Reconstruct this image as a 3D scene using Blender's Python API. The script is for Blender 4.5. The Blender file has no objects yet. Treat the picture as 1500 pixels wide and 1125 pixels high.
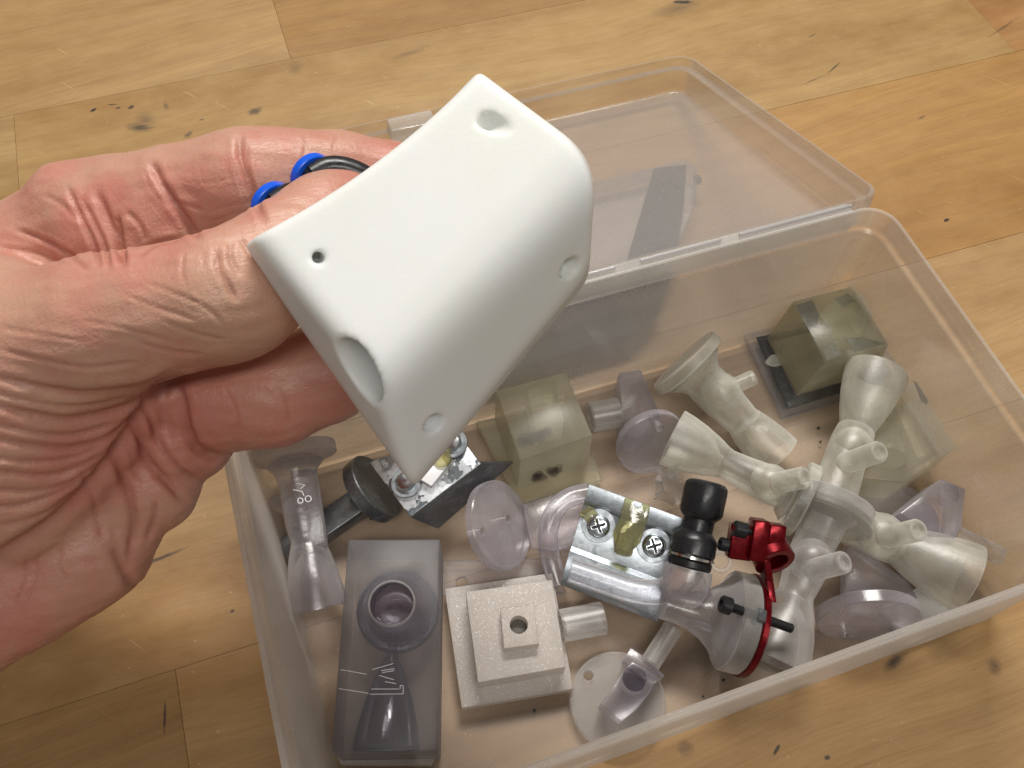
import bpy, bmesh, math, random
import numpy as np
from mathutils import Vector, Matrix, noise as mnoise
random.seed(7); np.random.seed(7)
MM = 0.001
scene = bpy.context.scene
col = scene.collection
# ---------------------------------------------------------------- camera (all lengths in mm, scaled on linking)
CAM = np.array([-67.81, -74.89, 260.0]); ANG = (0.52374, -0.02236, -0.32546); F = 1265.8
cx, cy, cz = np.cos(ANG); sx, sy, sz = np.sin(ANG)
R = (np.array([[cz, -sz, 0], [sz, cz, 0], [0, 0, 1]]) @ np.array([[cy, 0, sy], [0, 1, 0], [-sy, 0, cy]])
     @ np.array([[1, 0, 0], [0, cx, -sx], [0, sx, cx]]))
cam = bpy.data.cameras.new('camera'); co = bpy.data.objects.new('camera', cam); col.objects.link(co)
co.location = CAM * MM; co.rotation_euler = ANG
cam.sensor_width = 36.0; cam.lens = F / 1500 * 36.0; cam.clip_start = 0.005; cam.clip_end = 50
scene.camera = co
def P(px, py, z):
    """point at height z (mm) above the tray floor that the photograph shows at px, py"""
    d = R @ np.array([(px - 750) / F, -(py - 562.5) / F, -1.0]); return CAM + d * (z - CAM[2]) / d[2]
def C3(px, py, d):
    """the same in camera axes, at d mm in front of the lens"""
    return np.array([(px - 750) / F * d, -(py - 562.5) / F * d, -d])
def toW(c): return np.asarray(c) @ R.T + CAM
def PD(px, py, d): return toW(C3(px, py, d))
# ---------------------------------------------------------------- world and lamps
w = bpy.data.worlds.new('World'); scene.world = w; w.use_nodes = True
bg = w.node_tree.nodes['Background']; bg.inputs[0].default_value = (1.0, 0.955, 0.90, 1); bg.inputs[1].default_value = 0.145
def area(name, loc, target, sx_, sy_, power, colr=(1, .96, .9)):
    l = bpy.data.lights.new(name, 'AREA'); l.shape = 'RECTANGLE'; l.size = sx_; l.size_y = sy_; l.energy = power; l.color = colr
    o = bpy.data.objects.new(name, l); col.objects.link(o); o.location = loc
    o.rotation_euler = (Vector(target) - Vector(loc)).to_track_quat('-Z', 'Y').to_euler(); return o
area('ceiling_lamp', (0.22, 0.70, 1.20), (0, 0, 0), 0.7, 0.16, 17)
area('ceiling_lamp_near', (-0.05, -0.55, 1.35), (0, 0, 0), 0.9, 0.16, 6.5)
scene.view_settings.view_transform = 'Standard'; scene.view_settings.look = 'None'
scene.view_settings.exposure = 0.12; scene.view_settings.gamma = 1
scene.render.engine = 'CYCLES'
cy_ = scene.cycles; cy_.max_bounces = 12; cy_.transparent_max_bounces = 40; cy_.diffuse_bounces = 4; cy_.glossy_bounces = 4
cy_.transmission_bounces = 8; cy_.caustics_reflective = False; cy_.caustics_refractive = False; cy_.sample_clamp_indirect = 4
cy_.use_denoising = True
# ---------------------------------------------------------------- materials
def newmat(name):
    m = bpy.data.materials.new(name); m.use_nodes = True; nt = m.node_tree; nt.nodes.clear()
    out = nt.nodes.new('ShaderNodeOutputMaterial'); return m, nt, out
class NT:
    def __init__(s, nt): s.nt = nt
    def n(s, t, **k):
        x = s.nt.nodes.new(t)
        for a, b in k.items(): setattr(x, a, b)
        return x
    def l(s, a, b): s.nt.links.new(a, b)
    def math(s, op, a, b=None, clamp=False):
        x = s.n('ShaderNodeMath', operation=op); x.use_clamp = clamp
        for i, v in enumerate((a, b)):
            if v is None: continue
            if isinstance(v, (int, float)): x.inputs[i].default_value = v
            else: s.l(v, x.inputs[i])
        return x.outputs[0]
    def noise(s, vec, scale, detail=4, rough=.5, dist=0.0, w=None):
        x = s.n('ShaderNodeTexNoise'); x.inputs['Scale'].default_value = scale; x.inputs['Detail'].default_value = detail
        x.inputs['Roughness'].default_value = rough; x.inputs['Distortion'].default_value = dist
        if w is not None: x.noise_dimensions = '4D'; s.l(w, x.inputs['W'])
        if vec is not None: s.l(vec, x.inputs['Vector'])
        return x.outputs['Fac']
    def ramp(s, fac, stops):
        x = s.n('ShaderNodeValToRGB'); cr = x.color_ramp
        while len(cr.elements) < len(stops): cr.elements.new(0.5)
        for e, (p, c) in zip(cr.elements, stops):
            e.position = p; e.color = (c, c, c, 1) if isinstance(c, (int, float)) else (*c, 1)
        s.l(fac, x.inputs[0]); return x.outputs[0]
    def maprange(s, v, a, b, c, d):
        x = s.n('ShaderNodeMapRange'); s.l(v, x.inputs[0])
        for i, q in enumerate((a, b, c, d)): x.inputs[i + 1].default_value = q
        return x.outputs[0]
    def mix(s, fac, a, b, mode='MIX'):
        x = s.n('ShaderNodeMix', data_type='RGBA', blend_type=mode)
        for i, v in ((0, fac), (6, a), (7, b)):
            if isinstance(v, (int, float)): x.inputs[i].default_value = v
            elif isinstance(v, tuple): x.inputs[i].default_value = (*v, 1)
            else: s.l(v, x.inputs[i])
        return x.outputs[2]
    def vmul(s, vec, v):
        x = s.n('ShaderNodeVectorMath', operation='MULTIPLY'); s.l(vec, x.inputs[0]); x.inputs[1].default_value = v; return x.outputs[0]
    def bump(s, h, strength, dist, normal=None):
        x = s.n('ShaderNodeBump'); x.inputs['Strength'].default_value = strength; x.inputs['Distance'].default_value = dist
        s.l(h, x.inputs['Height'])
        if normal is not None: s.l(normal, x.inputs['Normal'])
        return x.outputs[0]
def simple(name, color, rough=.5, metal=0.0, bumps=None, spec=.5, coat=0.0, var=0.0, aniso=0.0):
    m, nt, out = newmat(name); N = NT(nt); b = N.n('ShaderNodeBsdfPrincipled')
    tc = N.n('ShaderNodeTexCoord').outputs['Object']
    if var:
        f = N.noise(tc, 160, 5, .6)
        cc = N.mix(f, tuple(c * (1 - var) for c in color), tuple(min(1, c * (1 + var)) for c in color)); N.l(cc, b.inputs['Base Color'])
        N.l(N.maprange(N.noise(tc, 420, 3), .3, .7, max(.03, rough - .1), min(1, rough + .12)), b.inputs['Roughness'])
    else:
        b.inputs['Base Color'].default_value = (*color, 1); b.inputs['Roughness'].default_value = rough
    b.inputs['Metallic'].default_value = metal; b.inputs['Specular IOR Level'].default_value = spec; b.inputs['Coat Weight'].default_value = coat
    if bumps: N.l(N.bump(N.noise(tc, bumps[0], 4), bumps[1], .0005), b.inputs['Normal'])
    N.l(b.outputs[0], out.inputs[0]); return m
def clear_mat(name, tint, scat, a0, a1, rough=.25, gloss=.06, bsc=900, bst=.15, blend=.45, power=1.0, cloud=0.0, sparkle=0.0, frs=.35, refr=0.0, specks=0.0):
    """frosted clear plastic: clear straight through, milky where the sight line runs along the wall"""
    m, nt, out = newmat(name); N = NT(nt)
    tc = N.n('ShaderNodeTexCoord').outputs['Object']
    lw = N.n('ShaderNodeLayerWeight'); lw.inputs[0].default_value = blend
    nb = N.bump(N.noise(tc, bsc, 3, .6), bst, .0004)
    fac = N.math('POWER', lw.outputs['Facing'], power)
    a = N.maprange(fac, 0, 1, a0, a1)
    if specks:
        sk = N.math('GREATER_THAN', N.noise(tc, 1400, 1, .5), .735); a = N.math('ADD', a, N.math('MULTIPLY', sk, specks), True)
    if cloud:
        cl = N.maprange(N.noise(tc, 110, 4, .6), .35, .7, 1 - cloud, 1 + cloud); a = N.math('MULTIPLY', a, cl, True)
    tr = N.n('ShaderNodeBsdfTransparent'); tr.inputs[0].default_value = (*tint, 1)
    if refr:
        rf = N.n('ShaderNodeBsdfRefraction'); rf.inputs['IOR'].default_value = 1.28; rf.inputs['Roughness'].default_value = rough * .5; rf.inputs[0].default_value = (*tint, 1); N.l(nb, rf.inputs['Normal'])
        mr = N.n('ShaderNodeMixShader'); mr.inputs[0].default_value = refr; N.l(tr.outputs[0], mr.inputs[1]); N.l(rf.outputs[0], mr.inputs[2]); tr = mr
    df = N.n('ShaderNodeBsdfDiffuse'); df.inputs[0].default_value = (*scat, 1); N.l(nb, df.inputs['Normal'])
    tl = N.n('ShaderNodeBsdfTranslucent'); tl.inputs[0].default_value = (*scat, 1); N.l(nb, tl.inputs['Normal'])
    m1 = N.n('ShaderNodeMixShader'); m1.inputs[0].default_value = .3; N.l(df.outputs[0], m1.inputs[1]); N.l(tl.outputs[0], m1.inputs[2])
    m2 = N.n('ShaderNodeMixShader'); N.l(a, m2.inputs[0]); N.l(tr.outputs[0], m2.inputs[1]); N.l(m1.outputs[0], m2.inputs[2])
    gl = N.n('ShaderNodeBsdfGlossy'); gl.inputs['Roughness'].default_value = rough; gl.inputs[0].default_value = (1, 1, 1, 1); N.l(nb, gl.inputs['Normal'])
    fr = N.n('ShaderNodeFresnel'); fr.inputs[0].default_value = 1.45; N.l(nb, fr.inputs['Normal'])
    g = N.math('ADD', N.math('MULTIPLY', fr.outputs[0], frs), gloss, True)
    if sparkle:
        sp = N.math('GREATER_THAN', N.noise(tc, 2600, 1, .5), .66); g = N.math('ADD', g, N.math('MULTIPLY', sp, sparkle), True)
    m3 = N.n('ShaderNodeMixShader'); N.l(g, m3.inputs[0]); N.l(m2.outputs[0], m3.inputs[1]); N.l(gl.outputs[0], m3.inputs[2])
    N.l(m3.outputs[0], out.inputs[0]); return m
M = {}
M['tray'] = clear_mat('frosted_polypropylene', (.988, .988, .978), (.93, .895, .86), .145, .86, rough=.13, gloss=.004, bsc=500, bst=.03, blend=.5, power=1.9, specks=.25)
M['lid'] = clear_mat('frosted_lid', (.955, .945, .925), (.70, .67, .66), .025, .80, rough=.13, gloss=.004, bsc=500, bst=.03, blend=.5, power=2.1, specks=.2)
M['frost'] = clear_mat('frosted_resin', (.985, .98, .945), (.98, .965, .88), .10, .80, rough=.42, gloss=.05, bst=.25, blend=.5, power=1.2, cloud=.3, refr=.12)
M['frost2'] = clear_mat('frosted_resin_grey', (.95, .95, .95), (.95, .92, .89), .10, .78, rough=.36, gloss=.04, bst=.08, blend=.5, power=1.3, cloud=.25, refr=.15)
M['lav'] = clear_mat('lavender_resin', (.95, .935, .955), (.76, .72, .80), .09, .70, rough=.22, gloss=.03, bst=.1, blend=.5, power=1.3, cloud=.3, refr=.15)
M['yel'] = clear_mat('yellowish_resin', (.985, .976, .90), (.97, .93, .76), .10, .62, rough=.3, gloss=.02, bst=.05, blend=.5, power=1.1, cloud=.12, refr=.15)
M['grn'] = clear_mat('smoky_green_resin', (.97, .965, .87), (.78, .75, .56), .09, .58, rough=.22, gloss=.02, bst=.1, blend=.5, power=1.1, cloud=.15, refr=.15)
M['gry'] = clear_mat('smoky_grey_resin', (.88, .875, .89), (.40, .39, .42), .17, .7, rough=.34, gloss=.01, bsc=500, bst=.04, blend=.5, power=1.3, cloud=.12, refr=.1, frs=.15)
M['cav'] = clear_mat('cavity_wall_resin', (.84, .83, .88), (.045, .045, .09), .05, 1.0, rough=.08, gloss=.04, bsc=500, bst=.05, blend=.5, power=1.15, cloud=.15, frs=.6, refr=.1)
M['spk'] = clear_mat('sandblasted_resin', (.95, .91, .87), (.80, .73, .67), .55, .9, rough=.34, gloss=.05, bsc=3200, bst=.5, blend=.5, power=1.0, sparkle=.3)
M['clr'] = clear_mat('clear_grey_resin', (.90, .88, .90), (.88, .85, .87), .07, .76, rough=.24, gloss=.05, bst=.2, blend=.5, power=1.3, cloud=.2, refr=.15)
M['haze'] = clear_mat('cloudy_case', (.95, .95, .96), (.50, .50, .54), .05, .6, rough=.35, gloss=.0, bst=.05, blend=.5, power=1.1)
M['glue'] = clear_mat('yellowed_glue', (.86, .84, .60), (.52, .50, .31), .26, .7, rough=.08, gloss=.06, bst=.1, blend=.5, cloud=.3)
M['bead'] = clear_mat('hinge_highlight_white', (.97, .96, .98), (.90, .88, .90), .35, .9, rough=.12, gloss=.12, bst=.05, frs=1.0)  # whitened so the beads imitate bright highlight lines on the hinge
M['adh'] = clear_mat('black_adhesive', (.5, .5, .52), (.02, .022, .026), .62, .8, rough=.15, gloss=.06, bst=.8, bsc=1500, cloud=.6)
M['smud'] = clear_mat('dark_smudge', (.97, .96, .96), (.05, .045, .05), .13, .16, rough=.4, gloss=.0, cloud=.6, frs=.0)
M['etch'] = simple('etched_line', (.80, .80, .83), .3)
M['blk'] = simple('black_plastic', (.012, .012, .014), .32, bumps=(900, .08), var=.2)
M['blksteel'] = simple('blackened_steel', (.018, .018, .02), .36, metal=.4, var=.3)
M['blue'] = simple('blue_plastic', (.005, .10, .72), .3, spec=.5)
M['brass'] = simple('nickel_ring', (.75, .73, .68), .15, metal=1)
M['foam'] = simple('charcoal_foam', (.016, .02, .03), .9, var=.4, bumps=(1500, .4))
M['hole'] = simple('dark_recess', (.10, .09, .08), .6)
M['crumb'] = simple('black_crumb', (.02, .015, .012), .7)
# galvanised steel with spangle
def galv(name, c0, c1, rough, spangle=True, scale=260):
    m, nt, out = newmat(name); N = NT(nt); b = N.n('ShaderNodeBsdfPrincipled'); tc = N.n('ShaderNodeTexCoord').outputs['Object']
    nz = N.n('ShaderNodeTexNoise'); nz.inputs['Scale'].default_value = 300; N.l(tc, nz.inputs['Vector'])
    add = N.n('ShaderNodeVectorMath', operation='MULTIPLY_ADD'); N.l(nz.outputs['Color'], add.inputs[0]); add.inputs[1].default_value = (.008, .008, .008); N.l(tc, add.inputs[2])
    v = N.n('ShaderNodeTexVoronoi'); v.inputs['Scale'].default_value = scale; N.l(add.outputs[0], v.inputs['Vector'])
    sep = N.n('ShaderNodeSeparateColor'); N.l(v.outputs['Color'], sep.inputs[0])
    f = N.math('ADD', N.math('MULTIPLY', sep.outputs[0], .6 if spangle else .15), N.math('MULTIPLY', N.noise(tc, 900, 5, .7), .5))
    cc = N.mix(N.ramp(f, [(.3, 0.), (.8, 1.)]), c0, c1)
    dirt = N.ramp(N.noise(tc, 190, 6, .75), [(.57, 0.), (.72, 1.)]); cc = N.mix(N.math('MULTIPLY', dirt, .5), cc, (.10, .10, .09))
    N.l(cc, b.inputs['Base Color']); b.inputs['Metallic'].default_value = .85
    N.l(N.maprange(f, .2, .9, rough - .1, rough + .15), b.inputs['Roughness'])
    N.l(N.bump(f, .2, .0002), b.inputs['Normal']); N.l(b.outputs[0], out.inputs[0]); return m
M['galv'] = galv('galvanised_steel', (.22, .25, .28), (.80, .84, .88), .36)
M['zinc'] = galv('zinc_plated_steel', (.36, .40, .44), (.72, .75, .77), .36, False)
M['steel'] = galv('dark_bare_steel', (.18, .19, .20), (.52, .55, .57), .42, False)
M['washer'] = simple('dull_zinc_washer', (.34, .37, .40), .38, metal=.9, var=.2)
M['screw'] = simple('zinc_screw', (.62, .68, .72), .18, metal=1, var=.15)
# red anodised aluminium
M['red'] = simple('red_anodised_aluminium', (.15, .002, .006), .24, metal=.7, bumps=(700, .03), var=.1)
# white printed resin
def white_resin():
    m, nt, out = newmat('white_printed_resin'); N = NT(nt); b = N.n('ShaderNodeBsdfPrincipled'); tc = N.n('ShaderNodeTexCoord').outputs['Object']
    cc = N.mix(N.maprange(N.noise(tc, 40, 3), .4, .65, 0, 1), (.76, .775, .775), (.75, .765, .725)); N.l(cc, b.inputs['Base Color'])
    b.inputs['Roughness'].default_value = .42; b.inputs['Subsurface Weight'].default_value = .55
    b.inputs['Subsurface Radius'].default_value = (1, .95, .75); b.inputs['Subsurface Scale'].default_value = .0035
    b.inputs['Specular IOR Level'].default_value = .35
    h = N.math('ADD', N.noise(tc, 1400, 3, .6), N.math('MULTIPLY', N.noise(tc, 60, 3), 1.5))
    N.l(N.bump(h, .06, .0006), b.inputs['Normal']); N.l(b.outputs[0], out.inputs[0]); return m
M['white'] = white_resin()
# skin
def skin():
    m, nt, out = newmat('skin'); N = NT(nt); b = N.n('ShaderNodeBsdfPrincipled'); tc = N.n('ShaderNodeTexCoord').outputs['Object']
    at = N.n('ShaderNodeAttribute'); at.attribute_name = 'tone'; sep = N.n('ShaderNodeSeparateColor'); N.l(at.outputs['Color'], sep.inputs[0])
    n1 = N.noise(tc, 55, 5, .6, .4); n2 = N.noise(tc, 420, 4, .65)
    cc = N.mix(N.maprange(n1, .40, .62, 0, 1), (.53, .305, .22), (.51, .215, .165))
    cc = N.mix(N.math('MULTIPLY', sep.outputs[1], .9, True), cc, (.50, .165, .13))
    cc = N.mix(N.math('MULTIPLY', sep.outputs[2], .7, True), cc, (.50, .32, .21))
    cc = N.mix(N.maprange(n2, .5, .75, 0, .25), cc, (.53, .35, .26))
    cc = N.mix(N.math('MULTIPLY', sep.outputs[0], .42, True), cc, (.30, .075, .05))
    N.l(cc, b.inputs['Base Color'])
    b.inputs['Subsurface Weight'].default_value = .22; b.inputs['Subsurface Radius'].default_value = (1, .35, .2); b.inputs['Subsurface Scale'].default_value = .003
    b.inputs['Roughness'].default_value = .40; b.inputs['Specular IOR Level'].default_value = .42
    # fine skin lines: two crossing sets plus pores
    st1 = N.noise(N.vmul(tc, (1, 3.2, 1)), 420, 4, .6, .6)
    st2 = N.noise(N.vmul(tc, (2.6, 1, 2)), 330, 4, .6, .8)
    v = N.n('ShaderNodeTexVoronoi'); v.feature = 'DISTANCE_TO_EDGE'; v.inputs['Scale'].default_value = 900; N.l(tc, v.inputs['Vector'])
    h = N.math('ADD', N.math('ADD', st1, st2), N.math('MULTIPLY', N.maprange(v.outputs['Distance'], 0, .15, 0, 1), .12))
    N.l(N.bump(h, .27, .0006), b.inputs['Normal']); N.l(b.outputs[0], out.inputs[0]); return m
M['skin'] = skin()
M['nail'] = simple('fingernail', (.72, .50, .42), .22, spec=.6, bumps=(300, .05))
# beech wood
def wood():
    m, nt, out = newmat('oiled_beech'); N = NT(nt); b = N.n('ShaderNodeBsdfPrincipled')
    geo = N.n('ShaderNodeTexCoord').outputs['Object']; oi = N.n('ShaderNodeObjectInfo'); seed = N.math('MULTIPLY', oi.outputs['Random'], 37.0)
    sepo = N.n('ShaderNodeSeparateColor'); N.l(oi.outputs['Color'], sepo.inputs[0])
    bend = N.noise(N.vmul(geo, (4.5, 9, 1)), 1, 2, .5, w=seed)
    off = N.n('ShaderNodeCombineXYZ'); N.l(N.math('MULTIPLY', bend, .055), off.inputs[1])
    ad = N.n('ShaderNodeVectorMath', operation='ADD'); N.l(geo, ad.inputs[0]); N.l(off.outputs[0], ad.inputs[1]); g2 = ad.outputs[0]
    big = N.noise(N.vmul(g2, (3.0, 22, 1)), 1, 3, .5, w=seed)
    band = N.noise(N.vmul(g2, (7, 190, 1)), 1, 5, .65, w=seed)
    fib = N.noise(N.vmul(g2, (60, 1500, 1)), 1, 4, .7, w=seed)
    mot = N.noise(N.vmul(geo, (40, 75, 1)), 1, 5, .65)
    c = N.mix(N.maprange(big, .38, .62, 0, 1), (.42, .282, .128), (.295, .175, .067))
    c = N.mix(N.math('MULTIPLY', N.maprange(band, .40, .62, 0, 1), .5), c, (.24, .138, .055))
    c = N.mix(N.maprange(mot, .35, .7, 0, .38), c, (.51, .36, .195))
    c = N.mix(N.maprange(fib, .48, .72, 0, .5), c, (.28, .15, .06))
    fl = N.noise(N.vmul(g2, (110, 900, 1)), 1, 2, .4, w=seed)
    c = N.mix(N.ramp(fl, [(.73, 0.), (.78, .36)]), c, (.17, .085, .035))
    sp = N.noise(N.vmul(geo, (500, 700, 1)), 1, 2, .5)
    c = N.mix(N.ramp(sp, [(.72, 0.), (.76, .35)]), c, (.80, .66, .47))
    # pale scratches
    scv = N.n('ShaderNodeMapping'); scv.inputs['Rotation'].default_value = (0, 0, .9); N.l(geo, scv.inputs[0])
    sc = N.noise(N.vmul(scv.outputs[0], (45, 1300, 1)), 1, 2, .4)
    gate = N.noise(N.vmul(geo, (30, 30, 1)), 1, 2, .5)
    c = N.mix(N.math('MULTIPLY', N.ramp(sc, [(.72, 0.), (.77, .35)]), N.ramp(gate, [(.5, 0.), (.6, 1.)])), c, (.85, .70, .50))
    # plank tone from the object's colour
    c = N.mix(1.0, c, oi.outputs['Color'], 'MULTIPLY')
    # ink and grease stains
    sx_ = N.n('ShaderNodeSeparateXYZ'); N.l(geo, sx_.inputs[0]); X, Y = sx_.outputs[0], sx_.outputs[1]
    nz = N.math('MULTIPLY', N.math('SUBTRACT', N.noise(geo, 320, 5, .7), .5), 1.5)
    stre = N.math('MULTIPLY', N.math('SUBTRACT', N.noise(N.vmul(geo, (120, 900, 1)), 1, 4, .7), .5), 1.7)
    tot = None
    for (px, py, rx, ry, ang, st, soft, kind) in STAINS:
        q = P(px, py, -1.5) * MM; ca, sa = math.cos(ang), math.sin(ang)
        dx = N.math('SUBTRACT', X, float(q[0])); dy = N.math('SUBTRACT', Y, float(q[1]))
        u = N.math('DIVIDE', N.math('ADD', N.math('MULTIPLY', dx, ca), N.math('MULTIPLY', dy, sa)), rx * MM)
        v = N.math('DIVIDE', N.math('SUBTRACT', N.math('MULTIPLY', dy, ca), N.math('MULTIPLY', dx, sa)), ry * MM)
        r = N.math('SQRT', N.math('ADD', N.math('MULTIPLY', u, u), N.math('MULTIPLY', v, v)))
        r = N.math('ADD', r, stre if kind else nz)
        k = N.maprange(r, 1.0 - soft, 1.0 + soft * .4, st, 0)
        tot = k if tot is None else N.math('MAXIMUM', tot, k)
    c = N.mix(tot, c, (.035, .030, .028))
    N.l(c, b.inputs['Base Color'])
    N.l(N.maprange(band, .3, .7, .36, .52), b.inputs['Roughness']); b.inputs['Specular IOR Level'].default_value = .38
    h = N.math('ADD', N.math('MULTIPLY', fib, .6), N.math('MULTIPLY', N.noise(geo, 260, 4), .5))
    N.l(N.bump(h, .22, .0006), b.inputs['Normal']); N.l(b.outputs[0], out.inputs[0]); return m
STAINS = [(205, 186, 5.0, 2.6, -.35, .8, .8, 1), (213, 175, 3.4, 4.6, .3, .45, .9, 1), (243, 155, 1.1, 2.6, 0.1, .55, .8, 0), (373, 163, 3.2, 2.3, .2, .75, .6, 0),
          (137, 161, 1.5, .8, .5, .98, .25, 0), (164, 153, 2.4, .35, -.3, .9, .5, 0), (173, 158, .9, .5, 0, .95, .3, 0), (192, 157, 1.5, .9, .7, .85, .4, 0),
          (276, 197, 2.3, 1.2, .7, .7, .7, 0), (295, 175, 1.0, .6, 0, .7, .6, 0), (432, 100, 3.2, 4.4, -.4, .3, .8, 0), (600, 78, 9, 1.6, .15, .35, .9, 1),
          (1000, 3, 5, 1.4, -.3, .97, .5, 0), (993, 12, 12, 4.0, .1, .5, 1.1, 1), (1310, 968, 4.2, 1.6, .3, .85, .8, 0), (1380, 950, 9, 4, .3, .22, .9, 0), (1457, 975, 2.0, 2.4, -.5, .6, .8, 0),
          (1222, 99, 5.5, .42, .5, .85, .6, 0), (1192, 117, 6.5, .35, .2, .6, .6, 0), (231, 819, 9, .7, .1, .8, .6, 0), (241, 1052, .5, 4.5, -.15, .8, .5, 0),
          (1138, 1098, 1.9, .5, .6, .85, .4, 0), (1212, 1110, 1.1, .7, 0, .8, .4, 0), (1005, 1095, 2.4, 2.2, 0, .4, .5, 0), (1387, 322, 1.4, .7, .2, .95, .3, 0),
          (1350, 172, 2.2, .9, .3, .5, .6, 0), (340, 895, .8, .6, 0, .8, .3, 0), (1470, 40, 11, .7, .35, .5, .7, 0), (1190, 52, 3.0, .4, .3, .6, .4, 0), (505, 72, .0, .0, 0, 0, .1, 0)][:-1]
M['wood'] = wood()
M['glueline'] = simple('dark_glue_line', (.16, .09, .04), .7)
# ---------------------------------------------------------------- geometry helpers; everything returns (verts mm, faces)
class G:
    def __init__(s): s.v = []; s.f = []
    def add(s, v, f):
        b = len(s.v); s.v += [tuple(map(float, q)) for q in v]; s.f += [tuple(b + i for i in q) for q in f]; return s
def frame(ax):
    ax = np.asarray(ax, float); ax = ax / np.linalg.norm(ax)
    h = np.array([0, 0, 1.0]) if abs(ax[2]) < .9 else np.array([1.0, 0, 0])
    u = np.cross(h, ax); u /= np.linalg.norm(u); return u, np.cross(ax, u), ax
def lathe(A, B, prof, seg=40, flat=None, g=None):
    """prof: (mm along A->B, radius); consecutive pairs make the skin, radius 0 closes it"""
    g = g or G(); A = np.asarray(A, float); u, v, ax = frame(np.asarray(B) - A); vs = []; fs = []
    for t, r in prof:
        for k in range(seg):
            a = 2 * math.pi * k / seg; vs.append(A + ax * t + (u * math.cos(a) + v * math.sin(a)) * max(r, 1e-4))
    for i in range(len(prof) - 1):
        for k in range(seg): k2 = (k + 1) % seg; fs.append((i * seg + k, i * seg + k2, (i + 1) * seg + k2, (i + 1) * seg + k))
    for i, rev in ((0, True), (len(prof) - 1, False)):
        f = [i * seg + k for k in range(seg)]; fs.append(tuple(f[::-1] if rev else f))
    return g.add(vs, fs)
def ring(A, ax, ri, ro, th, seg=40, g=None):
    g = g or G(); A = np.asarray(A, float); u, v, ax = frame(ax); vs = []; fs = []
    c = .12 * min(th, ro - ri)
    sec = [(ri + c, 0), (ro - c, 0), (ro, c), (ro, th - c), (ro - c, th), (ri + c, th), (ri, th - c), (ri, c)]; n = len(sec)
    for k in range(seg):
        a = 2 * math.pi * k / seg; d = u * math.cos(a) + v * math.sin(a)
        for r, t in sec: vs.append(A + d * r + ax * t)
    for k in range(seg):
        k2 = (k + 1) % seg
        for i in range(n): j = (i + 1) % n; fs.append((k * n + i, k * n + j, k2 * n + j, k2 * n + i))
    return g.add(vs, fs)
def smooth_path(pts, n=6):
    pts = [np.asarray(p, float) for p in pts]; o = []
    for i in range(len(pts) - 1):
        p0 = pts[max(i - 1, 0)]; p1 = pts[i]; p2 = pts[i + 1]; p3 = pts[min(i + 2, len(pts) - 1)]
        for k in range(n):
            t = k / n; o.append(.5 * ((2 * p1) + (-p0 + p2) * t + (2 * p0 - 5 * p1 + 4 * p2 - p3) * t * t + (-p0 + 3 * p1 - 3 * p2 + p3) * t ** 3))
    o.append(pts[-1]); return o
def sweep(pts, rad, seg=20, n=6, g=None, sq=None):
    g = g or G(); path = smooth_path(pts, n); m = len(path)
    rr = [rad] * m if isinstance(rad, (int, float)) else list(np.interp(np.linspace(0, len(rad) - 1, m), range(len(rad)), rad))
    T = [path[min(i + 1, m - 1)] - path[max(i - 1, 0)] for i in range(m)]; u, v, _ = frame(T[0]); vs = []; fs = []
    for i in range(m):
        t = T[i] / np.linalg.norm(T[i]); u = u - t * (u @ t); u /= np.linalg.norm(u); v = np.cross(t, u)
        for k in range(seg):
            a = 2 * math.pi * k / seg; vs.append(path[i] + (u * math.cos(a) + v * math.sin(a)) * rr[i])
    for i in range(m - 1):
        for k in range(seg): k2 = (k + 1) % seg; fs.append((i * seg + k, i * seg + k2, (i + 1) * seg + k2, (i + 1) * seg + k))
    fs.append(tuple(range(seg))[::-1]); fs.append(tuple((m - 1) * seg + k for k in range(seg))); return g.add(vs, fs)
def prism(top, vec, g=None):
    g = g or G(); top = [np.asarray(p, float) for p in top]; n = len(top); vec = np.asarray(vec, float)
    vs = top + [p + vec for p in top]; fs = [tuple(range(n)), tuple(range(2 * n - 1, n - 1, -1))]
    for i in range(n): j = (i + 1) % n; fs.append((i, i + n, j + n, j))
    return g.add(vs, fs)
def box(c, ux, uy, uz, g=None):
    """centre and three half-extent vectors"""
    c, ux, uy, uz = map(lambda q: np.asarray(q, float), (c, ux, uy, uz))
    return prism([c - ux - uy + uz, c + ux - uy + uz, c + ux + uy + uz, c - ux + uy + uz], -2 * uz, g)
def bars(lines, r, g=None):
    g = g or G()
    for a, b in lines: sweep([a, b], r, seg=6, n=1, g=g)
    return g
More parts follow.
